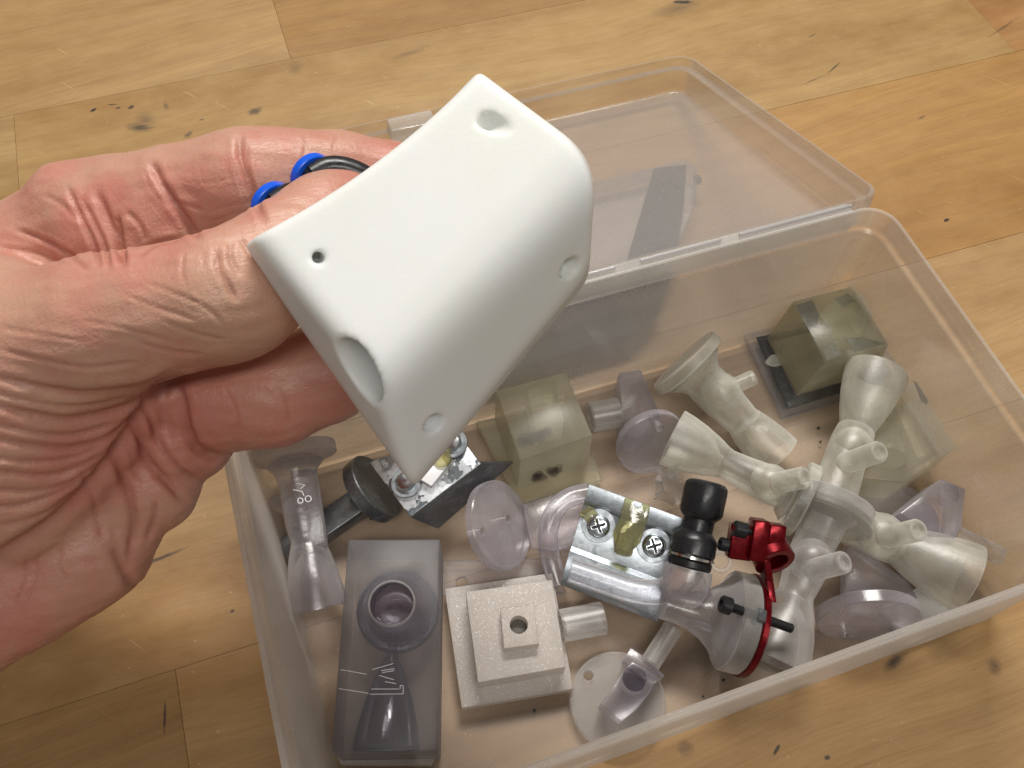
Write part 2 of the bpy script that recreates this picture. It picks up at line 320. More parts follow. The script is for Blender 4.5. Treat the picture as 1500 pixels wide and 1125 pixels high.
def mesh_of(g, name, bevel=0, seg=2, origin=(0, 0, 0), cuts=(), smooth=True):
    def mk(g):
        bm = bmesh.new(); o = np.asarray(origin); vs = [bm.verts.new(Vector((np.array(v) - o) * MM)) for v in g.v]
        for f in g.f:
            try: bm.faces.new([vs[i] for i in f])
            except ValueError: pass
        bmesh.ops.recalc_face_normals(bm, faces=bm.faces); return bm
    bm = mk(g)
    if bevel:
        ed = [e for e in bm.edges if len(e.link_faces) == 2 and e.calc_face_angle(0) > .5]
        bmesh.ops.bevel(bm, geom=ed, offset=bevel * MM, segments=seg, profile=.5, affect='EDGES', clamp_overlap=True)
    me = bpy.data.meshes.new(name); bm.to_mesh(me); bm.free()
    if cuts:
        tmp = bpy.data.objects.new('tmp', me); col.objects.link(tmp); cs = []
        for c in cuts:
            cb = mk(c); cm = bpy.data.meshes.new('cut'); cb.to_mesh(cm); cb.free()
            oc = bpy.data.objects.new('cut', cm); col.objects.link(oc); cs.append(oc)
            md = tmp.modifiers.new('b', 'BOOLEAN'); md.object = oc; md.operation = 'DIFFERENCE'; md.solver = 'EXACT'
        dg = bpy.context.evaluated_depsgraph_get(); dg.update(); m2 = bpy.data.meshes.new_from_object(tmp.evaluated_get(dg)); m2.name = name
        for o in cs + [tmp]: bpy.data.objects.remove(o)
        me = m2
    if smooth:
        me.polygons.foreach_set('use_smooth', [True] * len(me.polygons)); me.set_sharp_from_angle(angle=math.radians(32))
    return me
def worigin(o):
    p = np.zeros(3)
    while o is not None: p = p + np.array(o.location); o = o.parent
    return p / MM
def thing(name, label, cat, loc, group=None):
    o = bpy.data.objects.new(name, None); col.objects.link(o); o.location = Vector(np.asarray(loc, float) * MM); o.empty_display_size = .005
    o['label'] = label; o['category'] = cat
    if group: o['group'] = group
    return o
def part(name, g, mat, parent, bevel=0, seg=2, cuts=(), label=None, smooth=True):
    o = bpy.data.objects.new(name, mesh_of(g, name, bevel, seg, worigin(parent), cuts, smooth)); col.objects.link(o); o.parent = parent
    o.data.materials.clear(); o.data.materials.append(M[mat] if isinstance(mat, str) else mat)
    if label: o['label'] = label
    return o
def single(name, g, mat, label, cat, bevel=0, seg=2, cuts=(), group=None, kind=None):
    v = np.array(g.v); og = np.array([v[:, 0].mean(), v[:, 1].mean(), v[:, 2].min()])
    o = bpy.data.objects.new(name, mesh_of(g, name, bevel, seg, og, cuts)); col.objects.link(o); o.location = Vector(og * MM)
    o.data.materials.clear(); o.data.materials.append(M[mat])
    o['label'] = label; o['category'] = cat
    if group: o['group'] = group
    if kind: o['kind'] = kind
    return o
# ---------------------------------------------------------------- workbench top: a base board with a glued row of planks
ZT = -1.5
def build_table():
    base = bpy.data.objects.new('workbench_top', mesh_of(box((60, 120, ZT - 22), (430, 0, 0), (0, 360, 0), (0, 0, 20.6)), 'workbench_top')); col.objects.link(base)
    base.data.materials.append(M['glueline']); base['kind'] = 'structure'; base['label'] = 'oiled beech workbench top of long glued planks, stained and scratched'
    rows = [(-240, -175, [-20, 260]), (-175, -112, [-230, 120]), (-112, 5.7, [-138, 290]), (5.7, 70, [-300, 205]), (70, 162, [-30, 330]), (162, 254, [-171, 262]), (254, 346, [-54, 290]), (346, 440, [-160, 120]), (440, 478, [60])]
    tones = {(2, 0): (.80, .70, .60), (2, 1): (1.02, .93, .86), (3, 1): (1.06, 1.0, .97), (5, 1): (1.02, .97, .84), (5, 0): (.98, .95, .86), (6, 0): (.98, .92, .84), (6, 1): (.86, .75, .58), (4, 2): (1.0, .84, .62), (4, 1): (1.0, .84, .62), (3, 2): (1.06, .90, .68), (5, 2): (.95, .76, .62)}
    for r, (y0, y1, js) in enumerate(rows):
        xs = [-365] + js + [485]
        for k in range(len(xs) - 1):
            dz = random.uniform(-.05, .05); gp = .045
            x0, x1 = xs[k] + gp, xs[k + 1] - gp; a, b = y0 + gp, y1 - gp
            zt = ZT + dz - .05
            g = prism([(x0, a, zt), (x1, a, zt), (x1, b, zt), (x0, b, zt)], (0, 0, -20 - dz))
            p = part('plank', g, 'wood', base, bevel=.10, seg=1, smooth=False); t = tones.get((r, k)) or tuple(random.uniform(.86, 1.02) * q for q in (1, .95, .86)); p.color = (*t, 1)
build_table()
# ---------------------------------------------------------------- the hinged storage box
def rrect(x0, x1, y0, y1, r, n=8):
    o = []
    for (cx_, cy2, a0) in ((x1 - r, y1 - r, 0), (x0 + r, y1 - r, 90), (x0 + r, y0 + r, 180), (x1 - r, y0 + r, 270)):
        for k in range(n + 1):
            a = math.radians(a0 + 90 * k / n); o.append((cx_ + r * math.cos(a), cy2 + r * math.sin(a)))
    return o
def loft(rings, g=None, T=lambda x, y, z: (x, y, z)):
    g = g or G(); n = len(rings[0][0]); vs = []; fs = []
    for pts, z in rings: vs += [T(x, y, z) for x, y in pts]
    for i in range(len(rings) - 1):
        for k in range(n): k2 = (k + 1) % n; fs.append((i * n + k, i * n + k2, (i + 1) * n + k2, (i + 1) * n + k))
    fs.append(tuple(range(n))[::-1]); fs.append(tuple((len(rings) - 1) * n + k for k in range(n))); return g.add(vs, fs)
W2, D2, HT = 102.9, 58.7, 61.1
storage = thing('storage_box', 'open frosted clear plastic box with its shallow hinged lid folded back on the bench', 'box', (0, 0, ZT + .02))
def shell(hw, y0, y1, h, zb, wt, r, lip, lh, inset, T):
    """closed thin shell: outer skin up, rim over, inner skin down"""
    R_ = lambda d, rr: rrect(-hw + d, hw - d, y0 + d, y1 - d, rr)
    rs = [(R_(inset + 4.5, r - 3), zb), (R_(inset + 1.2, r - 1), zb + .9), (R_(inset, r), zb + 4),
          (R_(lip + .4, r + 1.2), h - lh), (R_(.25, r + 2), h - lh + .7), (R_(0, r + 2), h - .4), (R_(.45, r + 2), h),
          (R_(wt - .1, r + 1.4), h), (R_(wt, r + 1.3), h - .5), (R_(wt + .15, r + 1.2), h - lh + 1.6), (R_(lip + wt + .3, r + .4), h - lh + .7),
          (R_(inset + wt, r - .6), zb + 5), (R_(inset + wt + 1.2, r - 1.4), zb + wt + 1.1), (R_(inset + 5.2, r - 3.2), zb + wt)]
    return loft(rs, T=T)
part('tray', shell(W2, -D2, D2, HT, ZT + .05, 1.4, 7, 1.0, 9.0, 1.3, lambda x, y, z: (x, y, z)), 'tray', storage)
# lid frame: hinge line behind the tray, far edge resting on the bench
la = math.atan2(60.0 - 14.0, 189.0 - 62.0); LL = math.hypot(46, 127)
def TL(x, y, z):
    ux, uz = math.cos(la), -math.sin(la)
    return (x, 62.0 + y * ux + z * math.sin(la), 60.0 + y * uz + z * math.cos(la))
part('lid', shell(105.5, 0, LL, 0, -14.5, 1.3, 6, 2.2, 5.0, 3.2, TL), 'lid', storage)
part('latch', prism([TL(-26, LL - 3, 1), TL(-8, LL - 3, 1), TL(-8, LL - 11, -1), TL(-26, LL - 11, -1)], (0, 3, -9)), 'tray', storage, bevel=.8)
gh = G(); prism([(-92, 58.3, 60.6), (92, 58.3, 60.6), (92, 62.6, 59.6), (-92, 62.6, 59.6)], (0, 0, -.7), gh)
part('hinge', gh, 'tray', storage, bevel=.2)
gh = G()
for a, b in ((-92, -30), (-22, 14), (22, 48), (54, 92)): sweep([(a, 60.4, 61.0), (b, 60.4, 61.0)], .55, seg=10, n=1, g=gh)
part('hinge_highlight_bead', gh, 'bead', storage)  # pale bead segments paint the hinge's highlights
# ---------------------------------------------------------------- charcoal lined case below the lid
case = thing('clear_case', 'cloudy clear plastic case with charcoal foam edging lying under the open lid', 'case', (10, 105, ZT))
q0, q1 = P(1005, 235, 9), P(1018, 262, 9)
zc = 8
ctop = [P(560, 345, zc), P(870, 263, zc), P(1003, 233, zc), P(1022, 244, zc), P(1020, 290, zc), P(966, 425, zc), P(935, 470, zc), P(740, 545, zc), P(560, 600, zc)]
ctop = [np.array([q[0], min(max(q[1], 66), 138), zc]) for q in ctop]
part('shell', prism(ctop, (0, 0, -9)), 'haze', case, bevel=.5)
zf = zc + .6
fo = [P(958, 246, zf), P(1006, 240, zf), P(1002, 300, zf), P(991, 378, zf), P(974, 425, zf), P(905, 440, zf), P(917, 385, zf)]
part('foam_strip', prism(fo, (0, 0, -3)), 'foam', case, bevel=.5)
fo = [np.array(q) for q in [(48, 92.5, zf), (50, 84, zf), (44, 74, zf), (32, 67, zf), (-40, 66, zf), (-40, 88, zf), (30, 92, zf)]]
part('foam_strip', prism(fo, (0, 0, -3)), 'foam', case, bevel=.5)
part('rubber_foot', lathe(P(1018, 264, 7), P(1030, 262, 7), [(0, 1.9), (1.6, 1.9), (2.4, 1.3), (2.6, .4)], 20), 'blk', case)
# ---------------------------------------------------------------- contents of the tray
Zup = np.array([0, 0, 1.0])
def quad_top(pts, z): return [P(x, y, z) for x, y in pts]
# grey block with port and cone cavity
zt = 19.0
t = thing('grey_resin_block', 'smoky clear grey resin block with a round open port above a cone shaped cavity', 'resin block', P(565, 950, 0))
bt = quad_top([(510, 790), (645, 789), (641, 1100), (485, 1103)], zt)
pc = P(574, 884, zt)
part('body', prism(bt, (0, 0, -zt + .3)), 'gry', t, bevel=.7, cuts=[lathe(pc + Zup * 3, pc - Zup * 9, [(0, 6.1), (12, 6.1)], 48)])
xa = (bt[1] - bt[0]) / np.linalg.norm(bt[1] - bt[0]); ya = (bt[0] - bt[3]) / np.linalg.norm(bt[0] - bt[3])
part('port_rim', ring(pc - Zup * .6, Zup, 6.1, 6.6, 1.0, 56), 'etch' if 0 else 'frost2', t)
cc_ = pc + xa * 1.0 - Zup * 8.5
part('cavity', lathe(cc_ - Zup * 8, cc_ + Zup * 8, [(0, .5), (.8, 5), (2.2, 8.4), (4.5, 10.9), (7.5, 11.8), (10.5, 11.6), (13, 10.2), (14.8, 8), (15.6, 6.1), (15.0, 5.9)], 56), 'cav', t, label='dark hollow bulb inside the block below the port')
part('port_floor', lathe(pc - Zup * 9, pc - Zup * 8, [(0, 3), (.1, 5.5), (.6, 5.6), (.7, 5.2), (.5, 3.4), (.7, 3.2), (.5, 1.4), (.7, 1.2)], 40), 'clr', t)
n0 = P(575, 945, 9); n1 = P(566, 1098, 9)
ln = np.linalg.norm(n1 - n0)
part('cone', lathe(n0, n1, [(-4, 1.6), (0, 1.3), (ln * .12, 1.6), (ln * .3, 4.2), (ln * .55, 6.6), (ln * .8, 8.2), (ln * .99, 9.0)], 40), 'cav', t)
def px_lines(L, z, ox, oy, s): return [(P(ox + a / s, oy + b / s, z), P(ox + c / s, oy + d / s, z)) for a, b, c, d in L]
part('etched_marks', bars(px_lines([(133, 685, 262, 708), (123, 780, 272, 803), (290, 685, 395, 655), (335, 690, 402, 680), (325, 714, 400, 736), (340, 700, 400, 690), (355, 745, 410, 755), (285, 782, 425, 782), (280, 808, 445, 806), (430, 765, 445, 765), (445, 765, 445, 806), (430, 765, 430, 782)], zt + .06, 460, 780, 3.41), .075), 'etch', t)
part('base_edge', prism(quad_top([(492, 1107), (638, 1106), (632, 1121), (500, 1121)], 3), (0, 0, -2.6)), 'spk', t, bevel=.4)
# frosted stepped plate with hole and pipe
t = thing('stepped_resin_plate', 'frosted sandy resin plate with two stacked square steps and a centre hole', 'resin part', P(745, 940, 0))
part('base_plate', prism(quad_top([(651, 862), (809, 839), (840, 1009), (676, 1037)], 6), (0, 0, -4)), 'spk', t, bevel=.3)
part('middle_step', prism(quad_top([(682, 867), (809, 849), (829, 977), (700, 1000)], 14), (0, 0, -7.97)), 'spk', t, bevel=.3, cuts=[])
hc = P(760, 915, 18)
part('top_step', prism(quad_top([(733, 893), (782, 886), (790, 943), (738, 950)], 18), (0, 0, -3.97)), 'spk', t, bevel=.2, cuts=[lathe(hc + Zup * 2, hc - Zup * 8, [(0, 2.55), (10, 2.55)], 32)])
part('hole_floor', lathe(hc - Zup * 3.7, hc - Zup * 3.9, [(0, 2.5), (.12, 2.5)], 24), 'hole', t)
pa, pb = P(822, 917, 9), P(884, 905, 9)
ax = (pb - pa); L = np.linalg.norm(ax); ax /= L
def pipe(a, b, ro, ri, seg=36):
    L = np.linalg.norm(np.asarray(b) - a); return lathe(a, b, [(.5, ri), (0.1, ri + .2), (0, ro - .2), (.2, ro), (L - .25, ro), (L, ro - .25), (L, ri + .15), (L - .3, ri), (1.0, ri)], seg)
part('pipe', pipe(pa, pb, 4.7, 3.1), 'frost2', t)
# small flat plate behind it
pl = P(676, 852, 3.2)
single('clear_plate', prism(quad_top([(646, 822), (806, 817), (830, 868), (648, 872)], 2.6), (0, 0, -2.2)), 'haze', 'thin clear plate with one round hole tucked behind the frosted stepped plate', 'plate', bevel=.2, cuts=[lathe(pl + Zup * 2, pl - Zup * 6, [(0, 1.8), (8, 1.8)], 24)])
# round disc carrying a grey notched block
dc = P(905, 1026, 3); rd = 13.6
t = thing('round_resin_disc', 'clear round disc lying flat by the front wall with a grey notched block on it', 'resin part', dc)
part('disc', lathe(dc - Zup * 2.7, dc, [(0, rd - .3), (.3, rd), (2.6, rd), (2.9, rd - .3)], 72), 'frost2', t, cuts=[lathe(P(863, 987, 5), P(863, 987, 5) - Zup * 8, [(0, 1.5), (8, 1.5)], 20), lathe(P(950, 1063, 5), P(950, 1063, 5) - Zup * 8, [(0, 1.5), (8, 1.5)], 20)])
t = thing('notched_resin_block', 'small grey clear notched block with a stub pipe resting on the round clear disc', 'resin part', P(920, 1010, 4))
hb = P(930, 994, 12)
part('body', prism(quad_top([(926, 968), (963, 991), (951, 1016), (935, 1036), (911, 1056), (879, 1031), (900, 1003), (912, 985)], 12), (0, 0, -7.5)), 'lav', t, bevel=.3, cuts=[lathe(hb + Zup, hb - Zup * 5, [(0, 3.5), (6, 3.5)], 32)])
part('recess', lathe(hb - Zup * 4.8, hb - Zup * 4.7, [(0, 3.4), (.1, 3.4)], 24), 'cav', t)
part('flange', prism(quad_top([(924, 948), (945, 962), (974, 990), (955, 1002), (938, 990), (913, 966)], 9.5), (0, 0, -5)), 'lav', t, bevel=.3)
part('pipe', pipe(P(951, 974, 7), P(986, 919, 8), 2.9, 1.7), 'frost2', t)
# cube with plate and pipe
t = thing('clear_resin_cube', 'large yellowish clear resin cube on a square plate with dark smudges', 'resin part', P(800, 650, 0))
part('base_plate', prism(quad_top([(697, 617), (835, 590), (884, 702), (761, 738)], 3.5), (0, 0, -3.2)), 'yel', t, bevel=.4)
ct = quad_top([(726, 572), (829, 545), (868, 638), (762, 674)], 25)
# the body leans a little: its foot is set from the photograph as well
cb = quad_top([(724, 613), (826, 588), (862, 680), (759, 715)], 3.5)
g = G(); g.add(ct + cb, [(0, 1, 2, 3), (7, 6, 5, 4), (0, 4, 5, 1), (1, 5, 6, 2), (2, 6, 7, 3), (3, 7, 4, 0)])
part('body', g, 'yel', t, bevel=.5)
part('inner_block', prism(quad_top([(771, 570), (812, 559), (826, 617), (785, 628)], 24), (0, 0, -12)), 'yel', t, bevel=.2)
part('inner_bore', lathe(P(804, 585, 22), P(804, 585, 12), [(0, 1.8), (9, 1.8)], 20), 'yel', t)
part('pipe', pipe(P(864, 612, 12), P(907, 604, 12), 5.0, 3.6), 'frost2', t)
for (x, y, z, s) in ((770, 645, 23.5, 3.0), (799, 634, 23.5, 2.6), (786, 640, 22, 3.4), (788, 698, 12, 2.6), (812, 690, 12, 2.8)):
    g = G(); c0 = P(x, y, z); rg = random.Random(x)
    for k in range(6):
        rr = s * (1 - k * .16); ph = rg.uniform(0, 6); off = np.array([rg.uniform(-.3, .3), rg.uniform(-.3, .3), k * .14]) * 1.0
        prism([c0 + off + np.array([math.cos(q), math.sin(q) * .7, 0]) * rr * (1 + .22 * math.sin(3 * q + ph) + rg.uniform(-.12, .12)) for q in np.linspace(0, 2 * math.pi, 19)[:-1]], (0, 0, -.04), g)
    part('smudge', g, 'smud', t)
# lavender slab behind the cube
single('lavender_slab', prism(quad_top([(906, 545), (939, 540), (968, 606), (936, 642), (918, 636), (908, 600)], 14), (0, 0, -12)), 'lav', 'pale lavender clear slab standing against the pipe of the yellowish cube', 'resin part', bevel=.8)
# tilted discs
def tilt_disc(name, px, py, z, r, th, n, label, holes, mat='lav'):
    c = P(px, py, z); u, v, ax = frame(n); t = thing(name, label, 'disc', c - ax * th)
    cuts = []
    for (hx, hy) in holes:
        d = R @ np.array([(hx - 750) / F, -(hy - 562.5) / F, -1.0]); s = ((c - CAM) @ ax) / (d @ ax); h = CAM + d * s
        cuts.append(lathe(h + ax * 3, h - ax * 8, [(0, 1.25), (11, 1.25)], 18))
    part('disc', lathe(c - ax * th, c, [(0, r - .4), (.35, r), (th - .35, r), (th, r - .4)], 72), mat, t, cuts=cuts)
    u_ = c + u * r * .35
    return t
tilt_disc('lavender_disc', 957, 652, 13, 11.5, 3.4, R @ np.array([.25, -.5, .83]), 'lavender disc with one drilled hole beside the slab under a frosted cone', [(967, 628)])
tilt_disc('lavender_disc', 736, 768, 13.5, 13.6, 3.0, R @ np.array([.76, .28, .58]), 'lavender disc standing on edge between the steel bracket and the clear bent pipe', [(745, 760), (707, 778)])
tilt_disc('lavender_disc', 1273, 912, 11, 14.5, 3.8, R @ np.array([-.05, -.79, .62]), 'lavender disc leaning in the right front corner over a white plate', [(1238, 931)])
tilt_disc('lavender_disc', 1318, 752, 5, 12.5, 3.4, (.1, .2, .97), 'pale disc lying half hidden under the lavender block with a rod', [])
single('white_plate', prism(quad_top([(1290, 890), (1345, 860), (1428, 900), (1330, 945)], 2.2), (0, 0, -1.8)), 'etch', 'white flat plate under the leaning lavender disc by the front wall', 'plate', bevel=.2)
# bent clear pipe behind the second bracket
t = thing('bent_pipe_bracket', 'lavender clear plate with a moulded bent pipe next to the screwed metal bracket', 'resin part', P(820, 760, 0))
part('plate', prism(quad_top([(765, 738), (862, 708), (868, 760), (836, 800), (812, 806), (778, 800)], 9), (0, 0, -3)), 'lav', t, bevel=.4)
part('pipe', sweep([P(862, 722, 14), P(832, 730, 14), P(812, 750, 14), P(803, 780, 12), P(806, 815, 8), P(818, 856, 5)], 3.0, seg=20), 'lav', t)
# thin folded offcut
def crumple(corners, n=9, seed=5, amp=2.6, th=.35):
    rg = random.Random(seed); a, b, c, d = corners; g = G(); top = []
    for i in range(n):
        for j in range(n):
            u, v = i / (n - 1), j / (n - 1); p = (a * (1 - u) + b * u) * (1 - v) + (d * (1 - u) + c * u) * v
            f = abs(math.sin(3.1 * u * 3 + 2 * v)) + abs(math.sin(4.7 * v - 3.3 * u)) - .9
            top.append(p + np.array([rg.uniform(-.8, .8), rg.uniform(-.8, .8), f * amp + rg.uniform(-.7, .7)]))
    vs = top + [p - np.array([0, 0, th]) for p in top]; fs = []; m = n * n
    for i in range(n - 1):
        for j in range(n - 1): k = i * n + j; fs += [(k, k + 1, k + n + 1, k + n), (k + m, k + n + m, k + n + 1 + m, k + 1 + m)]
    for i in range(n - 1):
        for (p, q) in ((i, i + 1), (m - n + i + 1, m - n + i), ((i + 1) * n, i * n), (i * n + n - 1, (i + 1) * n + n - 1)): fs.append((p, p + m, q + m, q))
    return g.add(vs, fs)
single('crumpled_offcut', crumple([P(962, 690, 18), P(992, 680, 18), P(1006, 742, 10), P(958, 736, 10)], n=7, amp=1.5), 'frost2', 'crumpled clear plastic offcut wedged beside the black pipe fitting', 'offcut')
# ---------------------------------------------------------------- nozzles: flange, barrel, bulb with stub, horn
def nozzle(mat, label, K, E, S, capr=12.5, capt=3.6, stem=4.2, bulbt=.42, bulbr=7.0, hornr=9.5, hornl=.42, stubr=3.1, stub0=None, extra=None, hollow=True, captilt=None):
    bulbr *= .87; stem *= 1.1
    K, E = np.asarray(K, float), np.asarray(E, float); ax = E - K; L = np.linalg.norm(ax); ax /= L
    t = thing('resin_nozzle', label, 'nozzle', (K + E) / 2 * np.array([1, 1, 0]), group='frosted and clear resin nozzles')
    cax = ax if captilt is None else np.asarray(captilt, float) / np.linalg.norm(captilt)
    part('flange', lathe(K - cax * capt, K, [(0, capr - .3), (.3, capr), (capt - .3, capr), (capt, capr - .3)], 64), mat, t)
    h0 = L * (1 - hornl); pr = [(.02, capr * .5), (1.5, stem * 1.7), (4, stem * 1.25)]
    bt_ = L * bulbt
    pr += [(bt_ - 6, stem * 1.1), (bt_ - 3, stem * 1.12), (bt_ + 3, stem * 1.1), (bt_ + 7, stem), (h0 - 1.5, stem * .92), (h0, stem)]
    part('barrel', lathe(K, E, pr, 40), mat, t)
    hl = L - h0; wl = 1.3
    outp = [(h0 + .05, stem), (h0 + hl * .2, stem + (hornr - stem) * .32), (h0 + hl * .5, stem + (hornr - stem) * .68), (h0 + hl * .8, stem + (hornr - stem) * .92), (L, hornr)]
    inp = [(L - .02, hornr - wl), (h0 + hl * .7, stem + (hornr - stem) * .84 - wl), (h0 + hl * .35, stem + (hornr - stem) * .5 - wl), (h0 + hl * .1, max(stem * .4, .8)), (h0 + .3, max(stem * .35, .6))]
    part('horn', lathe(K, E, outp + inp, 56), mat, t)
    if S is not None:
        S = np.asarray(S, float); B = K + ax * bt_ if stub0 is None else np.asarray(stub0, float)
        d = S - B; d /= np.linalg.norm(d)
        lobe = G(); lathe(K + ax * (bt_ - bulbr * 1.05) + d * 1.2, K + ax * (bt_ + bulbr * 1.05) + d * 1.2, [(0, .4)] + [(bulbr * 1.05 * (1 - math.cos(a)), bulbr * math.sin(a)) for a in np.linspace(.25, math.pi - .25, 12)] + [(bulbr * 2.1, .4)], 36, g=lobe)
        part('bulb', lobe, mat, t)
        Ls = np.linalg.norm(S - B)
        part('stub_pipe', lathe(B, S, [(1, stubr), (Ls - .8, stubr), (Ls - .15, stubr - .3), (Ls, stubr - .8), (Ls - .1, stubr - 1.2), (Ls - 1.5, stubr - 1.3)], 32), mat, t)
    if extra: extra(t, K, E, ax, L)
    return t
def rib(t, K, E, ax, L):
    part('flat_rib', prism([P(424, 690, 26), P(462, 684, 26), P(478, 795, 19), P(444, 806, 19)], (0, 0, -5)), 'clr', t, bevel=.4)
    zl = 26
    part('moulded_lettering', bars(px_lines([(505, 405, 550, 415), (550, 415, 525, 435), (485, 440, 535, 450), (535, 450, 545, 475)], 25.0, 300, 600, 3.75) +
        [(P(300 + (568 + 17 * math.cos(a)) / 3.75, 600 + (490 + 17 * math.sin(a)) / 3.75, 24.5), P(300 + (568 + 17 * math.cos(a + .7)) / 3.75, 600 + (490 + 17 * math.sin(a + .7)) / 3.75, 24.5)) for a in np.arange(0, 6.2, .7)] +
        [(P(300 + (525 + 15 * math.cos(a)) / 3.75, 600 + (500 + 15 * math.sin(a)) / 3.75, 24.5), P(300 + (525 + 15 * math.cos(a + .7)) / 3.75, 600 + (500 + 15 * math.sin(a + .7)) / 3.75, 24.5)) for a in np.arange(0, 6.2, .7)], .16), 'etch', t)
nozzle('clr', 'clear lavender nozzle with embossed rib standing nearest the left wall', P(431, 672, 22), P(466, 892, 10), P(400, 735, 13), capr=12.8, stem=4.6, hornr=8.6, hornl=.42, bulbt=.36, bulbr=5.6, stubr=2.4, extra=rib)
nozzle('frost', 'frosted nozzle with tilted round flange lying beside the green block', P(1012, 538, 21), P(1138, 668, 7), P(1106, 552, 20), capr=13.2, stem=5.6, hornr=8.2, hornl=.36, bulbt=.30, bulbr=7.6, stubr=2.6)
nozzle('frost', 'frosted nozzle whose cone points left above the black fitting', P(1165, 728, 20), P(985, 641, 19), P(1180, 699, 33), capr=10.5, stem=4.6, hornr=9.3, hornl=.42, bulbt=.22, bulbr=6.6, stubr=3.2, stub0=P(1135, 708, 24))
nozzle('frost', 'frosted nozzle whose wide cone points up in front of the green block', P(1213, 745, 16), P(1284, 545, 22), P(1289, 661, 37), capr=14.0, stem=5.2, hornr=9.8, hornl=.40, bulbt=.42, bulbr=7.4, stubr=3.2, stub0=P(1235, 680, 22))
nozzle('frost', 'frosted nozzle whose wide cone points to the lower right corner', P(1180, 735, 12), P(1418, 848, 13), P(1346, 776, 32), capr=12.0, stem=5.4, hornr=10.8, hornl=.42, bulbt=.46, bulbr=8.0, stubr=3.2, stub0=P(1295, 788, 18))
nozzle('frost2', 'frosted nozzle whose wide cone points down behind the red clamp', P(1212, 745, 20), P(1130, 968, 10), P(1238, 823, 30), capr=13.0, stem=5.0, hornr=10.6, hornl=.40, bulbt=.36, bulbr=7.2, stubr=3.2, stub0=P(1180, 838, 18))
# ---------------------------------------------------------------- blocks on the right
t = thing('smoky_green_block', 'smoky green clear block on a square base ringed with dark adhesive', 'resin part', P(1190, 520, 0))
part('base_plate', prism(quad_top([(1090, 488), (1260, 452), (1330, 555), (1148, 610)], 3.5), (0, 0, -3.2)), 'haze', t, bevel=.8)
oq = quad_top([(1108, 494), (1252, 462), (1310, 552), (1155, 598)], 3.9); iq = quad_top([(1128, 500), (1240, 474), (1284, 546), (1166, 580)], 3.9)
g = G()
for k in range(4): k2 = (k + 1) % 4; prism([oq[k], oq[k2], iq[k2] * .999 + oq[k2] * .001, iq[k] * .999 + oq[k] * .001], (0, 0, -.35), g)
part('adhesive_ring', g, 'adh', t)
gt = quad_top([(1162, 441), (1250, 419), (1302, 505), (1209, 531)], 26)
gb = quad_top([(1122, 496), (1240, 470), (1285, 545), (1168, 578)], 3.95)
g = G(); g.add(gt + gb, [(0, 1, 2, 3), (7, 6, 5, 4), (0, 4, 5, 1), (1, 5, 6, 2), (2, 6, 7, 3), (3, 7, 4, 0)])
part('body', g, 'grn', t, bevel=.4)
part('inner_block', prism(quad_top([(1200, 460), (1222, 436), (1262, 428), (1280, 462), (1262, 488), (1222, 496)], 25), (0, 0, -10)), 'yel', t, bevel=.3)
for q in ([(1166, 447), (1190, 440), (1200, 462), (1196, 480), (1182, 478)], [(1204, 508), (1222, 500), (1233, 520), (1212, 528)], [(1238, 496), (1262, 494), (1298, 503), (1252, 516)], [(1222, 438), (1243, 430), (1252, 440), (1236, 452)]):
    part('refracted_adhesive', prism(quad_top(q, 24.5), (0, 0, -.15)), 'adh', t)  # thin films added to imitate the adhesive refracted through the resin
part('glue_patch', prism([P(1135 + 13 * math.cos(a) * (1 + .2 * math.sin(3 * a)), 528 + 9 * math.sin(a), 4.3) for a in np.linspace(0, 2 * math.pi, 15)[:-1]], (0, 0, -.3)), 'frost', t, bevel=.1)
part('inner_bore', lathe(P(1248, 450, 25.5), P(1248, 450, 14), [(0, 2.6), (10, 2.6)], 24), 'grn', t)
ac = P(1300, 650, 8)
t = thing('arched_resin_block', 'yellowish clear block with an arch hollow and a black ink mark', 'resin part', P(1330, 650, 0))
at_ = quad_top([(1290, 572), (1342, 558), (1402, 655), (1322, 706), (1262, 700), (1270, 600)], 17)
part('body', prism(at_, (0, 0, -16.5)), 'yel', t, bevel=.6)
part('arch_hollow', lathe(P(1300, 625, 4), P(1300, 690, 8), [(0, .5), (1, 4), (3, 5.6), (12, 5.8), (14, 5.4)], 32), 'yel', t)
part('inner_bar', prism(quad_top([(1312, 595), (1340, 588), (1375, 660), (1345, 672)], 15), (0, 0, -8)), 'frost', t, bevel=.3)
part('ink_mark', prism(quad_top([(1338, 558), (1343, 560), (1360, 587), (1358, 592), (1350, 588)], 17.15), (0, 0, -.1)), 'crumb', t)
t = thing('lavender_block_with_rod', 'lavender clear faceted block with a clear rod pointing to the right wall', 'resin part', P(1370, 770, 0))
part('body', prism(quad_top([(1380, 701), (1415, 716), (1409, 772), (1394, 797), (1365, 797), (1352, 772), (1318, 752)], 20), (1, 2, -14)), 'lav', t, bevel=.5)
part('bore', lathe(P(1391, 721, 20.3), P(1385, 735, 10), [(0, 2.7), (8, 2.7)], 24), 'lav', t)
part('rod', lathe(P(1398, 782, 12), P(1460, 812, 11), [(0, 2.9), (14.5, 2.9), (15, 2.4)], 28), 'frost2', t)
single('lavender_bracket', prism(quad_top([(1240, 800), (1252, 796), (1330, 850), (1345, 876), (1260, 900), (1238, 872)], 8), (0, 0, -5)), 'lav', 'lavender clear slab lying below the tangled nozzles near the front wall', 'resin part', bevel=.5)
